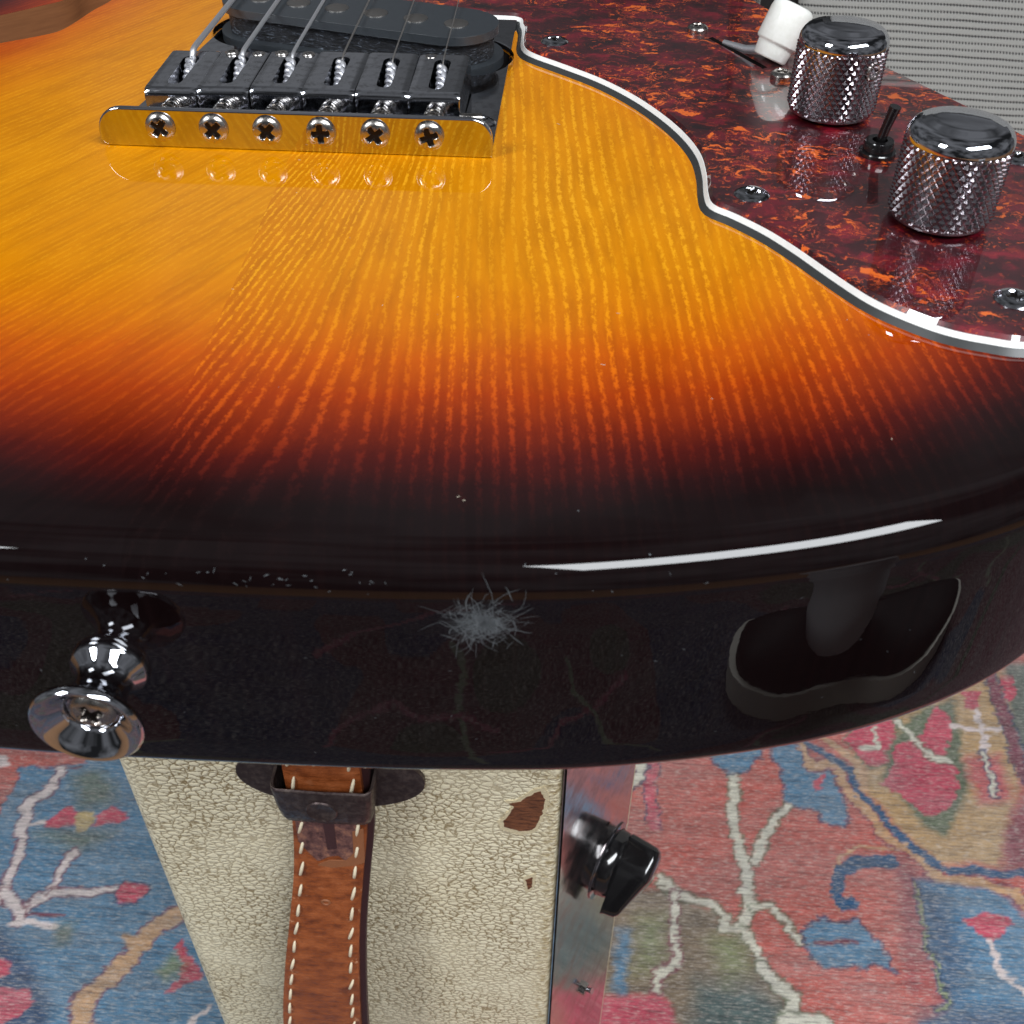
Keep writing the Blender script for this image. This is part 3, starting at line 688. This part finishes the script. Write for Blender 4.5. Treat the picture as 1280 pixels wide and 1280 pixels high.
# bridge plate with its upturned rear lip
PC = np.array([3.0, 58.4]); PU = np.array([0.961, -0.276]); PV = np.array([0.276, 0.961])
def pickup_outline(half, w, n=14):
    P = []
    for s in (1, -1):
        for i in range(n+1):
            a = -math.pi/2+math.pi*i/n; p = np.array([s*(half+w*math.cos(a)), s*w*math.sin(a)]); P.append(PC+PU*p[0]+PV*p[1])
    return np.array(P)
cut = pickup_outline(25.5, 13.0); cut = resample(cut, 1.2); cut[:, 1] = np.clip(cut[:, 1], 3, 75.6)
plate = slab('bridge_plate', [(-39.5, 0.8), (39.5, 0.8), (39.5, 77.5), (-31.0, 77.5), (-36.0, 30.0)], 0.03, 1.5, M_CHROME_WORN, G, [cut], bev=0.3)
def lip():
    R = 5.2; pr = [(-39.9+1.6+1.6*math.cos(a), 1.65+1.6*math.sin(a)) for a in np.linspace(-math.pi/2, -math.pi, 6)]
    for i in range(9): a = math.pi-math.pi/2*i/8; pr.append((-39.9+R+R*math.cos(a), 7.9-R+R*math.sin(a)))
    R = 4.2
    for i in range(9): a = math.pi/2-math.pi/2*i/8; pr.append((39.6-R+R*math.cos(a), 7.9-R+R*math.sin(a)))
    pr.append((39.6, 0.03)); n = len(pr)
    V = [(x, -0.6, z) for x, z in pr]+[(x, 0.9, z) for x, z in pr]
    F = [tuple(range(n)), tuple(range(2*n-1, n-1, -1))]+[(i, n+i, n+(i+1) % n, (i+1) % n) for i in range(n)]
    o = mesh('bridge_lip', V, F, M_CHROME, plate)
    b = bmesh.new(); b.from_mesh(o.data); bmesh.ops.recalc_face_normals(b, faces=b.faces); b.to_mesh(o.data); b.free()
    bevel(o, 0.42, 3, 50); return o
lip()
slab('pickup_cavity_shade', resample(cut, 2.0), 0.035, 0.06, M_CAVITY_SHADE, plate, off0=-0.2, off1=-0.2)  # thin black sheet on the solid top, painting the cavity's shade
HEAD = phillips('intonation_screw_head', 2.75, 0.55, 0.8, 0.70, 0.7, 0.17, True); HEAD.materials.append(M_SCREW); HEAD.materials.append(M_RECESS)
SV, SF = tube_arr([(1.75*math.cos(t), t*0.22, 1.75*math.sin(t)) for t in np.linspace(0, 2*math.pi*5.2, 110)], 0.32, 6)
SPRING = local_mesh('intonation_spring', SV, SF, 60); SPRING.materials.append(M_SCREW)
def saddle_mesh():
    w = 5.34; y0, y1 = 0.0, 21.5; zt, zb = 8.6, 1.6
    P = [(-w, y0), (w, y0), (w, y1), (-w, y1)]
    P = resample(np.array(P, float), 0.75)
    def slot(n=8):
        Q = []
        for i in range(n+1): a = math.pi*i/n; Q.append((1.75*math.cos(a), 16.3+1.75*math.sin(a)))
        for i in range(n+1): a = math.pi+math.pi*i/n; Q.append((1.5*math.cos(a), 4.4+1.5*math.sin(a)))
        return Q
    Q = slot(); gx, gy = np.meshgrid(np.arange(-4.7, 4.8, 0.78), np.arange(0.25, 21.3, 0.4)); g = np.stack([gx.ravel(), gy.ravel()], 1)
    Qa = np.array(Q); g = g[~inside(Qa, g) & (dist_poly(Qa, g) > 0.25)]
    T, F = cap(P, [ccw(Qa)], g); n = len(T)
    yy = T[:, 1]; z = np.full(n, zt); t = np.clip(1-yy/1.5, 0, 1); z -= 1.5*(1-np.sqrt(1-t**2)); t = np.clip(1-(y1-yy)/0.8, 0, 1); z -= 0.8*(1-np.sqrt(1-t**2))
    sx = np.clip((np.abs(T[:, 0])-(w-0.2))/0.2, 0, 1); z -= 0.14*sx**2
    V = np.vstack([np.c_[T, z], np.c_[T, np.full(n, zb)]]); FF = list(F)
    b = 0
    for j, m in enumerate((len(P), len(Q))):
        for i in range(m):
            a, c = b+i, b+(i+1) % m; FF.append((a, n+a, n+c, c) if j == 0 else (a, c, n+c, n+a))
        b += m
    me = local_mesh('saddle', V, FF, 38); me.materials.append(M_CHROME_WORN)
    bb = bmesh.new(); bb.from_mesh(me); bmesh.ops.delete(bb, geom=[v for v in bb.verts if not v.link_faces], context='VERTS'); bmesh.ops.recalc_face_normals(bb, faces=bb.faces); bb.to_mesh(me); bb.free()
    me.set_sharp_from_angle(angle=math.radians(38)); return me
SAD = saddle_mesh()
V, F = lathe_arr([(0.01, 0.2), (0.7, 0.2), (0.75, 1.0), (1.25, 1.0), (1.4, 0.8), (1.4, -2.5)], 20)
GRUB = local_mesh('height_screw', V, F, 40); GRUB.materials.append(M_SCREW)
rd = random.Random(3)
for i in range(6):
    x = -27+10.8*i; sy = 9.0+rd.uniform(-0.3, 0.3)+(0.0 if i > 1 else -0.6); sz = (-0.15, 0.1, 0.25, 0.25, 0.1, 0.0)[i]
    s = put('saddle', SAD, plate, (x, sy, sz)); s.rotation_euler = (rd.uniform(-0.02, 0.03)+0.01, rd.uniform(-0.018, 0.018), rd.uniform(-0.01, 0.01))
    put('intonation_screw', HEAD, plate, (x+0.1, -0.6, 4.35), (0.04, -1, 0.05), rd.uniform(0, 1.5))
    put('intonation_spring', SPRING, plate, (x, 1.2, 4.6)).rotation_euler = (0, 0, 0)
    for dx in (-2.9, 2.9): put('height_screw', GRUB, plate, (x+dx, sy+19.6, 8.0+rd.uniform(-0.3, 0.3)))
# the long chrome screw that ends beside the last saddle
tube('adjustment_screw', [(32.2, 10.5, 3.4), (36.5, 11.2, 3.2)], 1.1, M_SCREW, plate)
put('bridge_screw', OVAL, plate, (36.0, 13.0, 1.45), (0, 0, 1), 0.5)
put('bridge_screw', OVAL, plate, (-20.5, 39.5, 1.5), (0, 0, 1), 0.9); put('bridge_screw', OVAL, plate, (-35.5, 36.0, 1.5), (0, 0, 1), 0.2)

M_POLE = metal('dull_magnet', (170, 166, 162), 0.4, 0.05, 3.0, 0.0)
# bridge pickup
pk = slab('pickup', resample(pickup_outline(24.6, 10.3), 1.0), 7.0, 8.9, M_PICKUP, G, bev=0.35)
slab('coil_winding', resample(pickup_outline(24.6, 9.2), 1.0), 0.5, 6.98, M_CORD, pk)
slab('pickup_base', resample(pickup_outline(24.6, 11.4), 1.0), 0.1, 2.1, M_PICKUP, pk)
V, F = lathe_arr([(0.001, 0.22), (2.5, 0.2), (2.8, 0.1), (2.85, -0.2)], 28)
POLE = local_mesh('pole_piece', V, F, 40); POLE.materials.append(M_POLE)
for i in range(6): put('pole_piece', POLE, pk, (27.2-9.75*i, 50.6+2.8*i, 9.0))

# strings
gauge = [0.64, 0.50, 0.38, 0.20, 0.16, 0.125]
for i in range(6):
    x = -27+10.8*i; f = 0.0006
    yb, zb, g_ = 26.6, 9.2+gauge[i], gauge[i]
    P = list(catmull([(x, 18.5, 2.6), (x, 22.0, 5.6), (x, 25.2, 8.4+g_*0.5), (x, yb, zb), (x, yb+2.2, zb+0.25)], 5))+[(x*(1-0.00052*(yy-yb)), yy, zb+0.25+0.011*(yy-yb)) for yy in (34, 45, 60, 80, 110, 160, 260, 400)]+[(x*0.66, 655, 12.5)]
    st = tube('string', P, gauge[i], M_STRINGW if i < 3 else M_STRING, G, 10)
    hx = [(x+0.75*math.cos(t*7+i), 14.5+t*1.18, 1.9+0.87*t+0.6*math.sin(t*7+i)) for t in np.linspace(0, 8.2, 90)]
    tube('lock_twist', hx, 0.5, M_STRINGW, st, 6); tube('string_core', [(x, 14, 1.4), (x, 20, 5.2), (x, 24.5, 8.4)], 0.75, M_STRINGW, st, 10)

# strap button on the rim
V, F = lathe_arr([(0.01, 0), (5.1, 0), (5.35, 0.7), (5.0, 1.5), (3.9, 2.5), (3.5, 3.8), (3.6, 5.2), (4.4, 6.8), (5.8, 8.3), (7.0, 9.2), (7.35, 9.7), (7.35, 10.3), (7.0, 10.7), (6.4, 10.55), (5.2, 9.6), (3.9, 8.6), (3.5, 8.3), (3.4, 7.6), (0.01, 7.5)], 64)
SBM = local_mesh('strap_button', V, F, 55); SBM.materials.append(M_CHROME)
sb = put('strap_button', SBM, G, (-2.9, -117.1, -20.6), (0.02, -1, 0.0))
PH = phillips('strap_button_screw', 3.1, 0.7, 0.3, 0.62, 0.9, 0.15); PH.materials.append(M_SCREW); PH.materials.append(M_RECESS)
o = put('strap_button_screw', PH, G, (-2.75, -124.8, -20.6), (0.02, -1, 0.0), 0.4)
mw = o.matrix_basis.copy(); o.parent = sb; o.matrix_basis = sb.matrix_basis.inverted() @ mw

# knurled control knobs
def knob_mesh():
    R = 8.95; H0, H1, HT = 0.6, 13.8, 17.2; N = 37; sub = 8; na = N*sub; rowh = 1.95; nrow = int(round((H1-H0)/(rowh/sub*1.0)))
    V = []; F = []
    prof = [(6.5, 0.0, 0), (8.3, 0.0, 0), (8.55, 0.25, 0)]
    zz = [(R, H0+(H1-H0)*i/nrow, 1) for i in range(nrow+1)]
    top = [(8.95, H1+0.12, 0)]+[(8.95-2.7*(1-math.cos(math.pi/2*i/8)), H1+0.3+2.7*math.sin(math.pi/2*i/8), 0) for i in range(9)]+[(5.4, HT-0.02, 0), (4.2, HT+0.12, 0), (2.8, HT+0.24, 0), (1.4, HT+0.30, 0), (0.01, HT+0.32, 0)]
    for r, z, kflag in prof+zz+top:
        for j in range(na):
            u = j/na*N; rr = r
            if kflag:
                v = (z-H0)/rowh
                a = abs(((u+v) % 1)-0.5)*2; b = abs(((u-v) % 1)-0.5)*2
                e = min(1, (z-H0)/0.5, (H1-z)/0.4)
                rr = r-0.40+0.62*min(a, b)*max(0, e)
            t = 2*math.pi*j/na; V.append((rr*math.cos(t), rr*math.sin(t), z))
    m = len(prof+zz+top)
    for i in range(m-1):
        for j in range(na):
            k = (j+1) % na; F.append((i*na+j, i*na+k, (i+1)*na+k, (i+1)*na+j))
    me = local_mesh('control_knob', V, F, 50)
    sm = np.zeros(len(F), bool); sm[(len(prof)+len(zz))*na:] = True; me.polygons.foreach_set('use_smooth', sm); me.polygons.foreach_set('material_index', (~sm).astype(int)); return me
KM = knob_mesh(); KM.materials.append(M_CHROME); KM.materials.append(M_KNURL)
def put_flat(name, me, loc, spin):
    o = bpy.data.objects.new(name, me); COL.objects.link(o); o.parent = G; o.location = (Vector(loc)-org(G))*S; o.rotation_euler = (0, 0, spin); return o
k1 = put_flat('control_knob', KM, (108.9, 22.0, 3.2), 0.3); k2 = put_flat('control_knob', KM, (121.2, -24.3, 3.2), 1.1)
V, F = lathe_arr([(0.01, -1.3), (1.15, -1.2), (1.2, 0.2), (1.5, 0.32), (1.75, 0.22), (1.8, -0.2)], 24)
SETM = local_mesh('set_screw', V, F, 40); SETM.materials.append(M_SCREW)
a = math.radians(-52)
for kn, c in ((k1, (108.9, 22.0)),):
    o = put('set_screw', SETM, G, (c[0]+8.85*math.cos(a), c[1]+8.85*math.sin(a), 13.6), (math.cos(a), math.sin(a), 0))
    mw = o.matrix_basis.copy(); o.parent = kn; o.matrix_basis = kn.matrix_basis.inverted() @ mw
for c in ((108.9, 22.0), (121.2, -24.3)):
    V, F = lathe_arr([(0.1, 2.5), (3.2, 2.5), (3.2, 4.5)], 24); V = np.array(V)+np.array([c[0], c[1], 0]); mesh('knob_shaft', V, F, M_BLACK, G, auto=40)

# mini toggle
V, F = lathe_arr([(3.6, 2.46), (3.6, 3.1), (3.45, 3.3), (2.9, 3.3), (2.9, 5.0), (2.7, 5.3), (1.5, 5.3), (1.4, 4.4)], 36); V = np.array(V)+np.array([115.3, 2.2, 0])
mt = mesh('mini_toggle', V, F, M_BLACK, G, auto=35)
tube('toggle_lever', [(115.3, 2.2, 4.0), (115.8, 1.8, 8.2), (116.5, 1.4, 12.2)], [0.9, 0.95, 1.15], M_BLACK, mt, 18)

# selector switch: two screws, slot, blade and white tip
V = [(83, 66, 2.49), (84, 65, 2.49), (99.5, 44.5, 2.49), (100.5, 45.5, 2.49)]
tdir = Vector((3.9, 2.6, 9.4)).normalized(); tb = Vector((99.1, 49.8, 3.4))
V, F = tube_arr([(90.0, 62.0, 2.6), (94.5, 56.0, 3.2), tuple(tb+tdir*2)], [0.7, 1.0, 1.3], 10)
sw = mesh('selector_switch', V, F, M_STRINGW, G, auto=50)
slab('switch_slot_shade', [(86.5, 65.0), (87.5, 66.0), (98.6, 47.0), (97.5, 46.2)], 2.46, 2.49, M_CAVITY_SHADE, sw)
V, F = lathe_arr([(0.01, 0), (3.6, 0), (3.95, 0.35), (4.2, 3.1), (4.25, 3.3), (4.75, 3.5), (4.95, 3.9), (4.95, 10.2), (4.75, 11.4), (4.1, 12.1), (3.2, 12.35), (2.6, 12.2), (0.01, 12.1)], 48)
TIP = local_mesh('switch_tip', V, F, 60); TIP.materials.append(M_WHITE)
o = put('switch_tip', TIP, G, tb, tdir); mw = o.matrix_basis.copy(); o.parent = sw; o.matrix_basis = sw.matrix_basis.inverted() @ mw
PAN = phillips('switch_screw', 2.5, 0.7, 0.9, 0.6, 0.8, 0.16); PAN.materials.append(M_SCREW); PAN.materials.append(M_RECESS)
for x, y in ((84.1, 69.7), (101.1, 40.9)): put('switch_screw', PAN, G, (x, y, 2.45), (0, 0, 1), x)

# ------------------------------------------------------------------ amplifier stood on its end under the guitar
A = empty('amplifier', (0, 200, -645), 'cream leatherette guitar amplifier stood on end with leather handle and chrome control panel', 'amplifier')
def arc(cx, cy, r, a0, a1, n=8):
    return [(cx+r*math.cos(math.radians(a0+(a1-a0)*i/n)), cy+r*math.sin(math.radians(a0+(a1-a0)*i/n))) for i in range(n+1)]
CB = arc(-84, 8.5, 8.5, 180, 270)+[(x, 0) for x in np.arange(-78, 58, 6.0)]+arc(58.3, 3.5, 3.5, -90, 0, 6)+[(61.9, 4.0)]+[(93, 64), (94, 70), (94, 400), (-92.5, 400)]
cab = slab('cabinet', CB, -643, -46, M_TOLEX, A)
# slanted chrome control panel, one edge tucked beside the covering
pa, pb = np.array([62.6, 1.2]), np.array([92.6, 61.0]); pn = np.array([pb[1]-pa[1], -(pb[0]-pa[0])]); pn /= np.linalg.norm(pn)
cp = slab('control_panel', [pa, pb, pb-pn*1.2, pa-pn*1.2], -640, -60, M_PANEL, A, bev=0.25)
sl = slab('panel_gap_shade', [pa+np.array([-0.55, -1.0]), pa+np.array([0.15, -0.9]), pa+np.array([0.15, 0.6]), pa+np.array([-0.55, 0.6])], -641, -58, M_CAVITY_SHADE, A)
pn3 = Vector((pn[0], pn[1], 0)); along = Vector((0, 0, 1)); pt = Vector((-pn[1], pn[0], 0))
def chicken_knob(center, ang):
    # round skirt, then a raised tapered pointer bar
    V = []; F = []
    prof = [(0.01, 0.6), (12.2, 0.6), (12.6, 1.0), (12.2, 4.2), (11.2, 5.2), (0.01, 5.4)]
    V, F = lathe_arr(prof, 40); V = list(V)
    me = local_mesh('panel_knob', V, F, 40); me.materials.append(M_BLACK)
    q = pn3.to_track_quat('Z', 'Y').to_matrix() @ Matrix.Rotation(ang, 3, 'Z')
    o = link('panel_knob', me, None, A, True, center, q.to_euler()); o.scale = (1.2, 1.2, 1.2)
    out = [(-11.5, -4.2), (-12.6, 0), (-11.5, 4.2), (-6, 6.4), (0, 6.6), (8, 4.4), (15, 2.2), (17.5, 0.9), (17.5, -0.9), (15, -2.2), (8, -4.4), (0, -6.6), (-6, -6.4)]
    P = ccw(resample(catmull(out, 5, True), 0.9)); T, FF = cap(P); n = len(P); z0, z1 = 5.0, 17.0; rings = [(1.0, z0), (0.97, z0+6), (0.94, z1-2.2), (0.86, z1-0.8), (0.74, z1-0.1)]
    VV = []; F2 = []
    for s, z in rings: VV += [(x*s if abs(x) < 99 else x, y*s, z-(0.28*max(0, x) if z > z0+1 else 0)) for x, y in P]
    for k in range(len(rings)-1):
        for i in range(n): j = (i+1) % n; F2.append((k*n+i, k*n+j, (k+1)*n+j, (k+1)*n+i))
    F2 += [tuple((len(rings)-1)*n+i for i in t) for t in FF if max(t) < n]
    m2 = local_mesh('knob_pointer', VV, F2, 50); m2.materials.append(M_BLACK)
    p = bpy.data.objects.new('knob_pointer', m2); COL.objects.link(p); p.parent = o; m2.polygons.foreach_set('use_smooth', [True]*len(m2.polygons))
    V, F = lathe_arr([(12.8, 0.1), (14.6, 0.1), (14.8, 0.5), (12.8, 0.9)], 40); m3 = local_mesh('knob_skirt_ring', V, F, 40); m3.materials.append(M_CHROME_WORN)
    r = bpy.data.objects.new('knob_skirt_ring', m3); COL.objects.link(r); r.parent = o
    return o
chicken_knob((84.0, 43.8, -336), 0.6+math.pi)
chicken_knob((84.0, 43.8, -620), 0.9)
# toggle switch further down the panel
nb = Vector((78.4, 33.0, -436)); V, F = tube_arr([nb, nb+pn3*2], 3.4, 6); ts = mesh('panel_switch', V, F, M_SCREW, A)
tube('switch_lever', [nb+pn3*1, nb+pn3*3+Vector((0, 0, 1)), nb+pn3*5+Vector((0, 0, 2))], [1.0, 1.2, 1.6], M_CHROME, ts)
# torn covering on the corner
TEAR = [(54.4, -220.2), (56.0, -225.2), (55.3, -232.7), (52.5, -243.9), (47.7, -246.0), (42.1, -243.5), (41.5, -239.6), (44.5, -233.8), (45.7, -230.5), (43.3, -228.7), (47.5, -227.1), (50.9, -222.6)]
TEAR2 = [(49.9, -278.5), (53.1, -275.7), (52.6, -283.3), (50.7, -286.1)]
k = NT('bare_cabinet_wood', 0.6); c = k.co(); n = k.noise(k.sc(c, (0.2, 0.2, 0.8)), 1.0, 5, 0.7)
k.set(Base_Color=k.ramp(n, [(0.35, lin((70, 38, 24))), (0.6, lin((128, 78, 50)))]), Normal=k.bump(n, 0.4)); M_BARE = k.m
M_PAPER = plastic('lifted_backing', (196, 182, 150), 0.8, 0, 0.3)
def patch(name, P, mat, yy, grow, seed, parent):
    r = random.Random(seed); Q = resample(np.array(P), 1.2); c = Q.mean(0); Q = c+(Q-c)*grow; Q = ccw(Q); N = normals2(Q); Q = Q+N*np.array([r.uniform(-0.35, 0.35) for _ in Q])[:, None]
    T, F = cap(Q); n = len(T); F = [t for t in F]; h = yy
    V = [(x, -h, z) for x, z in T]+[(x, 0.2, z) for x, z in T]; m = len(Q)
    FF = F+[(i, m and (i+1) % m, n+(i+1) % m, n+i) for i in range(m)]
    o = mesh(name, V, FF, mat, parent); b = bmesh.new(); b.from_mesh(o.data); bmesh.ops.delete(b, geom=[v for v in b.verts if not v.link_faces], context='VERTS'); bmesh.ops.recalc_face_normals(b, faces=b.faces); b.to_mesh(o.data); b.free(); return o
patch('torn_covering_edge', TEAR, M_PAPER, 0.35, 1.2, 1, A); patch('bare_patch', TEAR, M_BARE, 0.42, 0.98, 2, A)
patch('torn_covering_edge', TEAR2, M_PAPER, 0.18, 1.5, 3, A); patch('bare_patch', TEAR2, M_BARE, 0.24, 0.9, 4, A)

# leather handle with its metal end loops
hp = np.array([(-16.3, -8.2, -190, 26), (-16.3, -9.5, -215, 26), (-16.6, -10.5, -235, 26), (-19.5, -13, -262, 25.5), (-23.5, -17, -292, 27), (-27.5, -20, -325, 30), (-32, -21.5, -370, 33.5), (-33.5, -21, -410, 33.5), (-31, -17, -455, 31), (-27, -12, -495, 27), (-26, -9, -530, 26)])
HP = catmull(hp, 9)
def strap(name, wscale, thick, back, mat, parent, dx=0.0, crown=0.8):
    V = []; F = []; m = 17; half = [(-1+2*i/(m-1)) for i in range(m)]
    for cx, y, z, w in HP:
        w = w*wscale
        for u in half: V.append((cx+dx+u*w/2, y-back-crown*(1-u**4), z, ))
        for u in half[::-1]: V.append((cx+dx+u*w/2, y-back+thick, z))
    n = 2*m
    for i in range(len(HP)-1):
        for j in range(n): k = (j+1) % n; F.append((i*n+j, (i+1)*n+j, (i+1)*n+k, i*n+k))
    o = mesh(name, V, F, mat, parent, auto=50); b = bmesh.new(); b.from_mesh(o.data); bmesh.ops.recalc_face_normals(b, faces=b.faces); b.to_mesh(o.data); b.free()
    at = o.data.attributes.new('edge_wear', 'FLOAT', 'POINT'); at.data.foreach_set('value', [1.0 if (abs((i % n)-m//2) > 5) else 0.15 for i in range(len(V))]); return o
hs = strap('handle_strap', 0.97, 2.4, 0.0, M_LEATHER, A)
strap('handle_backing', 1.04, 3.2, -2.5, M_LEATHER_DARK, A, 1.3, 0.0)
rd = random.Random(8)
s = np.r_[0, np.cumsum(np.linalg.norm(np.diff(HP[:, :3], axis=0), axis=1))]
def at_s(t): return [np.interp(t, s, HP[:, k]) for k in range(4)]
V, F = tube_arr([(0, 0, 4.3), (0, -0.62, 3.2), (0, -0.75, 0), (0, -0.62, -3.2), (0, 0, -4.3)], [0.3, 0.55, 0.62, 0.55, 0.3], 8)
STI = local_mesh('stitch', V, F, 70); STI.materials.append(M_THREAD)
t = 8.0
while t < s[-1]-6:
    for sd in (-1, 1):
        cx, y, z, wd = at_s(t+rd.uniform(-0.6, 0.6)); o = link('stitch', STI, None, hs, True, (cx+sd*(wd*0.5*0.97-2.9), y-0.35, z), (0, rd.uniform(-0.08, 0.08)+0.22, 0)); o.scale = (1, 1, rd.uniform(0.85, 1.05))
    t += 12.0
cx, y, z, wd = at_s(86)
V, F = lathe_arr([(0.01, -0.1), (1.0, -0.1), (1.3, 0.35), (1.7, 0.3), (1.9, -0.1)], 20); rv = local_mesh('handle_rivet', V, F, 50); rv.materials.append(M_LEATHER_RAW)
put('handle_rivet', rv, hs, (cx, y-0.9, z), (0, -1, 0))
# torn end of the top layer just below the loop
def sheet(name, pts, yb, th, mat, parent):
    P = ccw(resample(np.array(pts, float), 1.0)); T, F = cap(P); n = len(T); m = len(P)
    yo = lambda z: float(np.interp(-z, -HP[:, 2], HP[:, 1]))-yb
    V = [(x, yo(z)-th, z) for x, z in T]+[(x, yo(z), z) for x, z in T]
    o = mesh(name, V, F+[(i, (i+1) % m, n+(i+1) % m, n+i) for i in range(m)], mat, parent); b = bmesh.new(); b.from_mesh(o.data); bmesh.ops.delete(b, geom=[v for v in b.verts if not v.link_faces], context='VERTS'); bmesh.ops.recalc_face_normals(b, faces=b.faces); b.to_mesh(o.data); b.free(); return o
sheet('stained_end', [(-27.5, -221), (-5.5, -221), (-5.8, -241), (-8, -249), (-12, -251), (-14.5, -248), (-18, -249), (-22, -252), (-25.5, -246), (-27.8, -241)], 0.8, 0.35, M_PATCH_DARK, hs)
sheet('raw_leather_edge', [(-8.5, -234), (-4.6, -232), (-5.5, -251), (-9.5, -253), (-17, -255), (-22.5, -254), (-18, -251), (-12, -250.5), (-9, -246)], 0.85, 0.45, M_LEATHER_RAW, hs)
sheet('handle_slit', [(-18.2, -222), (-14.4, -222), (-14.6, -244), (-18.0, -245)], 1.15, 0.15, M_LEATHER_DARK, hs)
def loop(zc, flip):
    # bent metal cap: front plate, two cheeks, screwed base plate
    zz = lambda d: zc+d*flip
    cx = float(np.interp(-zc, -HP[:, 2], HP[:, 0])); y = -13.2
    def ov(rx, rz, ox=0): return [(cx+ox+rx*math.cos(2*math.pi*i/60), zz(0)+rz*math.sin(2*math.pi*i/60)) for i in range(60)]
    P = ccw(np.array(ov(32, 17))); T, F = cap(P); n = len(T); V = [(x, -1.8, z) for x, z in T]+[(x, 0.1, z) for x, z in T]
    pl = mesh('handle_bracket', V, F+[(i, (i+1) % n, n+(i+1) % n, n+i) for i in range(n)], M_BRONZE, A); b = bmesh.new(); b.from_mesh(pl.data); bmesh.ops.recalc_face_normals(b, faces=b.faces); b.to_mesh(pl.data); b.free(); bevel(pl, 0.8, 3)
    # loop as a swept strip
    w0, w1 = 16.4, 14.6; VV = []; FF = []
    rows = [(9.5, w0, 0), (9.0, w0, -0.5), (0, w0-0.8, -0.6), (-6, w1+0.3, -0.3), (-9.0, w1, 0.6), (-10.6, w1-0.6, 2.4), (-11.3, w1-1.4, 5.0)]
    for d, w, yo in rows:
        cr = [(-w, 11.5), (-w, 3.0), (-w+0.5, 1.2), (-w+2.0, 0.2), (0, -0.1), (w-2.0, 0.2), (w-0.5, 1.2), (w, 3.0), (w, 11.5)]
        for x, dy in cr: VV.append((cx+x, min(-1.5, y+dy+yo), zz(d)))
    m = 9
    for i in range(len(rows)-1):
        for j in range(m-1): FF.append((i*m+j, i*m+j+1, (i+1)*m+j+1, (i+1)*m+j))
    lp = mesh('bracket_loop', VV, FF, M_BRONZE, pl, auto=50); so = lp.modifiers.new('Solidify', 'SOLIDIFY'); so.thickness = 1.1*S; so.offset = 0; bevel(lp, 0.25, 2, 40)
    V, F = lathe_arr([(0.01, 0.25), (4.4, 0.22), (4.9, 0.5), (5.3, 0.1), (5.5, -0.3)], 32); me = local_mesh('bracket_boss', V, F, 40); me.materials.append(M_BRONZE)
    o = put('bracket_boss', me, A, (cx-0.4, y-0.45-0.7, zz(-0.5)), (0, -1, 0)); mw = o.matrix_basis.copy(); o.parent = pl; o.matrix_basis = mw
loop(-218, 1); loop(-510, -1)

# ------------------------------------------------------------------ second amplifier behind, its grille facing the camera
Bx = empty('speaker_cabinet', (460, 640, -645), 'large speaker cabinet with pale silver striped grille cloth behind the pickguard', 'speaker cabinet')
ca, sa = math.cos(math.radians(-5)), math.sin(math.radians(-5)); ox, oy = 152, 520
def rot(x, y): return (ox+x*ca-y*sa, oy+x*sa+y*ca)
slab('cabinet_shell', [rot(0, 4), rot(600, 4), rot(600, 280), rot(0, 280)], -643, 200, M_CAB, Bx, bev=6, seg=3)
gme = []
xs = np.arange(36, 589, 8.0); zs = np.arange(-630, 186, 8.0); gv = []
for z in zs:
    for x in xs: gv.append((x, 0, z-0))
nxx = len(xs); gf = [(j*nxx+i, j*nxx+i+1, (j+1)*nxx+i+1, (j+1)*nxx+i) for j in range(len(zs)-1) for i in range(nxx-1)]
gm = local_mesh('grille_cloth', gv, gf); gm.materials.append(M_GRILLE)
g = link('grille_cloth', gm, None, Bx, True, (ox, oy, 0), (0, 0, math.radians(-5)))
so = g.modifiers.new('Solidify', 'SOLIDIFY'); so.thickness = 3*S; so.offset = -1
# ------------------------------------------------------------------ the photographer's shoe in front of the amplifier: seen only as a reflection in the rim
SH = empty('shoe', (590, -395, -645), 'black shoe with pale rubber sole below a grey trouser leg, reflected in the glossy rim', 'shoe')
def shoe():
    ang = math.radians(41); ca, sa = math.cos(ang), math.sin(ang); cx, cy = 600, -392; K = 1.42
    W = lambda x, y: (cx+K*x*ca-K*0.86*y*sa, cy+K*x*sa+K*0.86*y*ca)
    out = [(-168, 4), (-158, 38), (-112, 46), (-50, 38), (0, 38), (60, 54), (110, 52), (148, 28), (158, 0), (148, -26), (108, -46), (50, -46), (-20, -36), (-100, -42), (-143, -32)]
    loc = resample(catmull(out, 6, True), 6.0); P = np.array([W(*p) for p in loc])
    slab('sole', P, -644, -612, M_SOLE, SH, off0=-2, off1=0, bev=3, seg=2)
    rings = []; hs_ = [(0, 0.93), (8, 0.92), (16, 0.86), (24, 0.72), (30, 0.46), (33, 0.2)]
    V = []; F = []; n = len(loc)
    for h, s in hs_:
        for x, y in loc:
            k = 1.0 if x < 10 else 0.55+0.45*max(0, 1-(x-10)/130)
            X, Y = W(x*(1-(1-s)*0.55), y*s); V.append((X, Y, -613+h*k*1.5))
    for i in range(len(hs_)-1):
        for j in range(n): m = (j+1) % n; F.append((i*n+j, i*n+m, (i+1)*n+m, (i+1)*n+j))
    F.append(tuple((len(hs_)-1)*n+j for j in range(n)))
    mesh('upper', V, F, M_SHOE, SH, smooth=True)
    a = np.array([*W(-48, 6), -560]); b = np.array([*W(-120, -60), -150])
    t = np.linspace(0, 1, 14)[:, None]; Pp = a*(1-t)+b*t; Pp[:, 0] += 5*np.sin(t[:, 0]*9)
    V, F = tube_arr(Pp, 66+14*t[:, 0]+3*np.sin(t[:, 0]*21), 32); mesh('trouser_leg', V, F, M_JEAN, SH, smooth=True)
shoe()
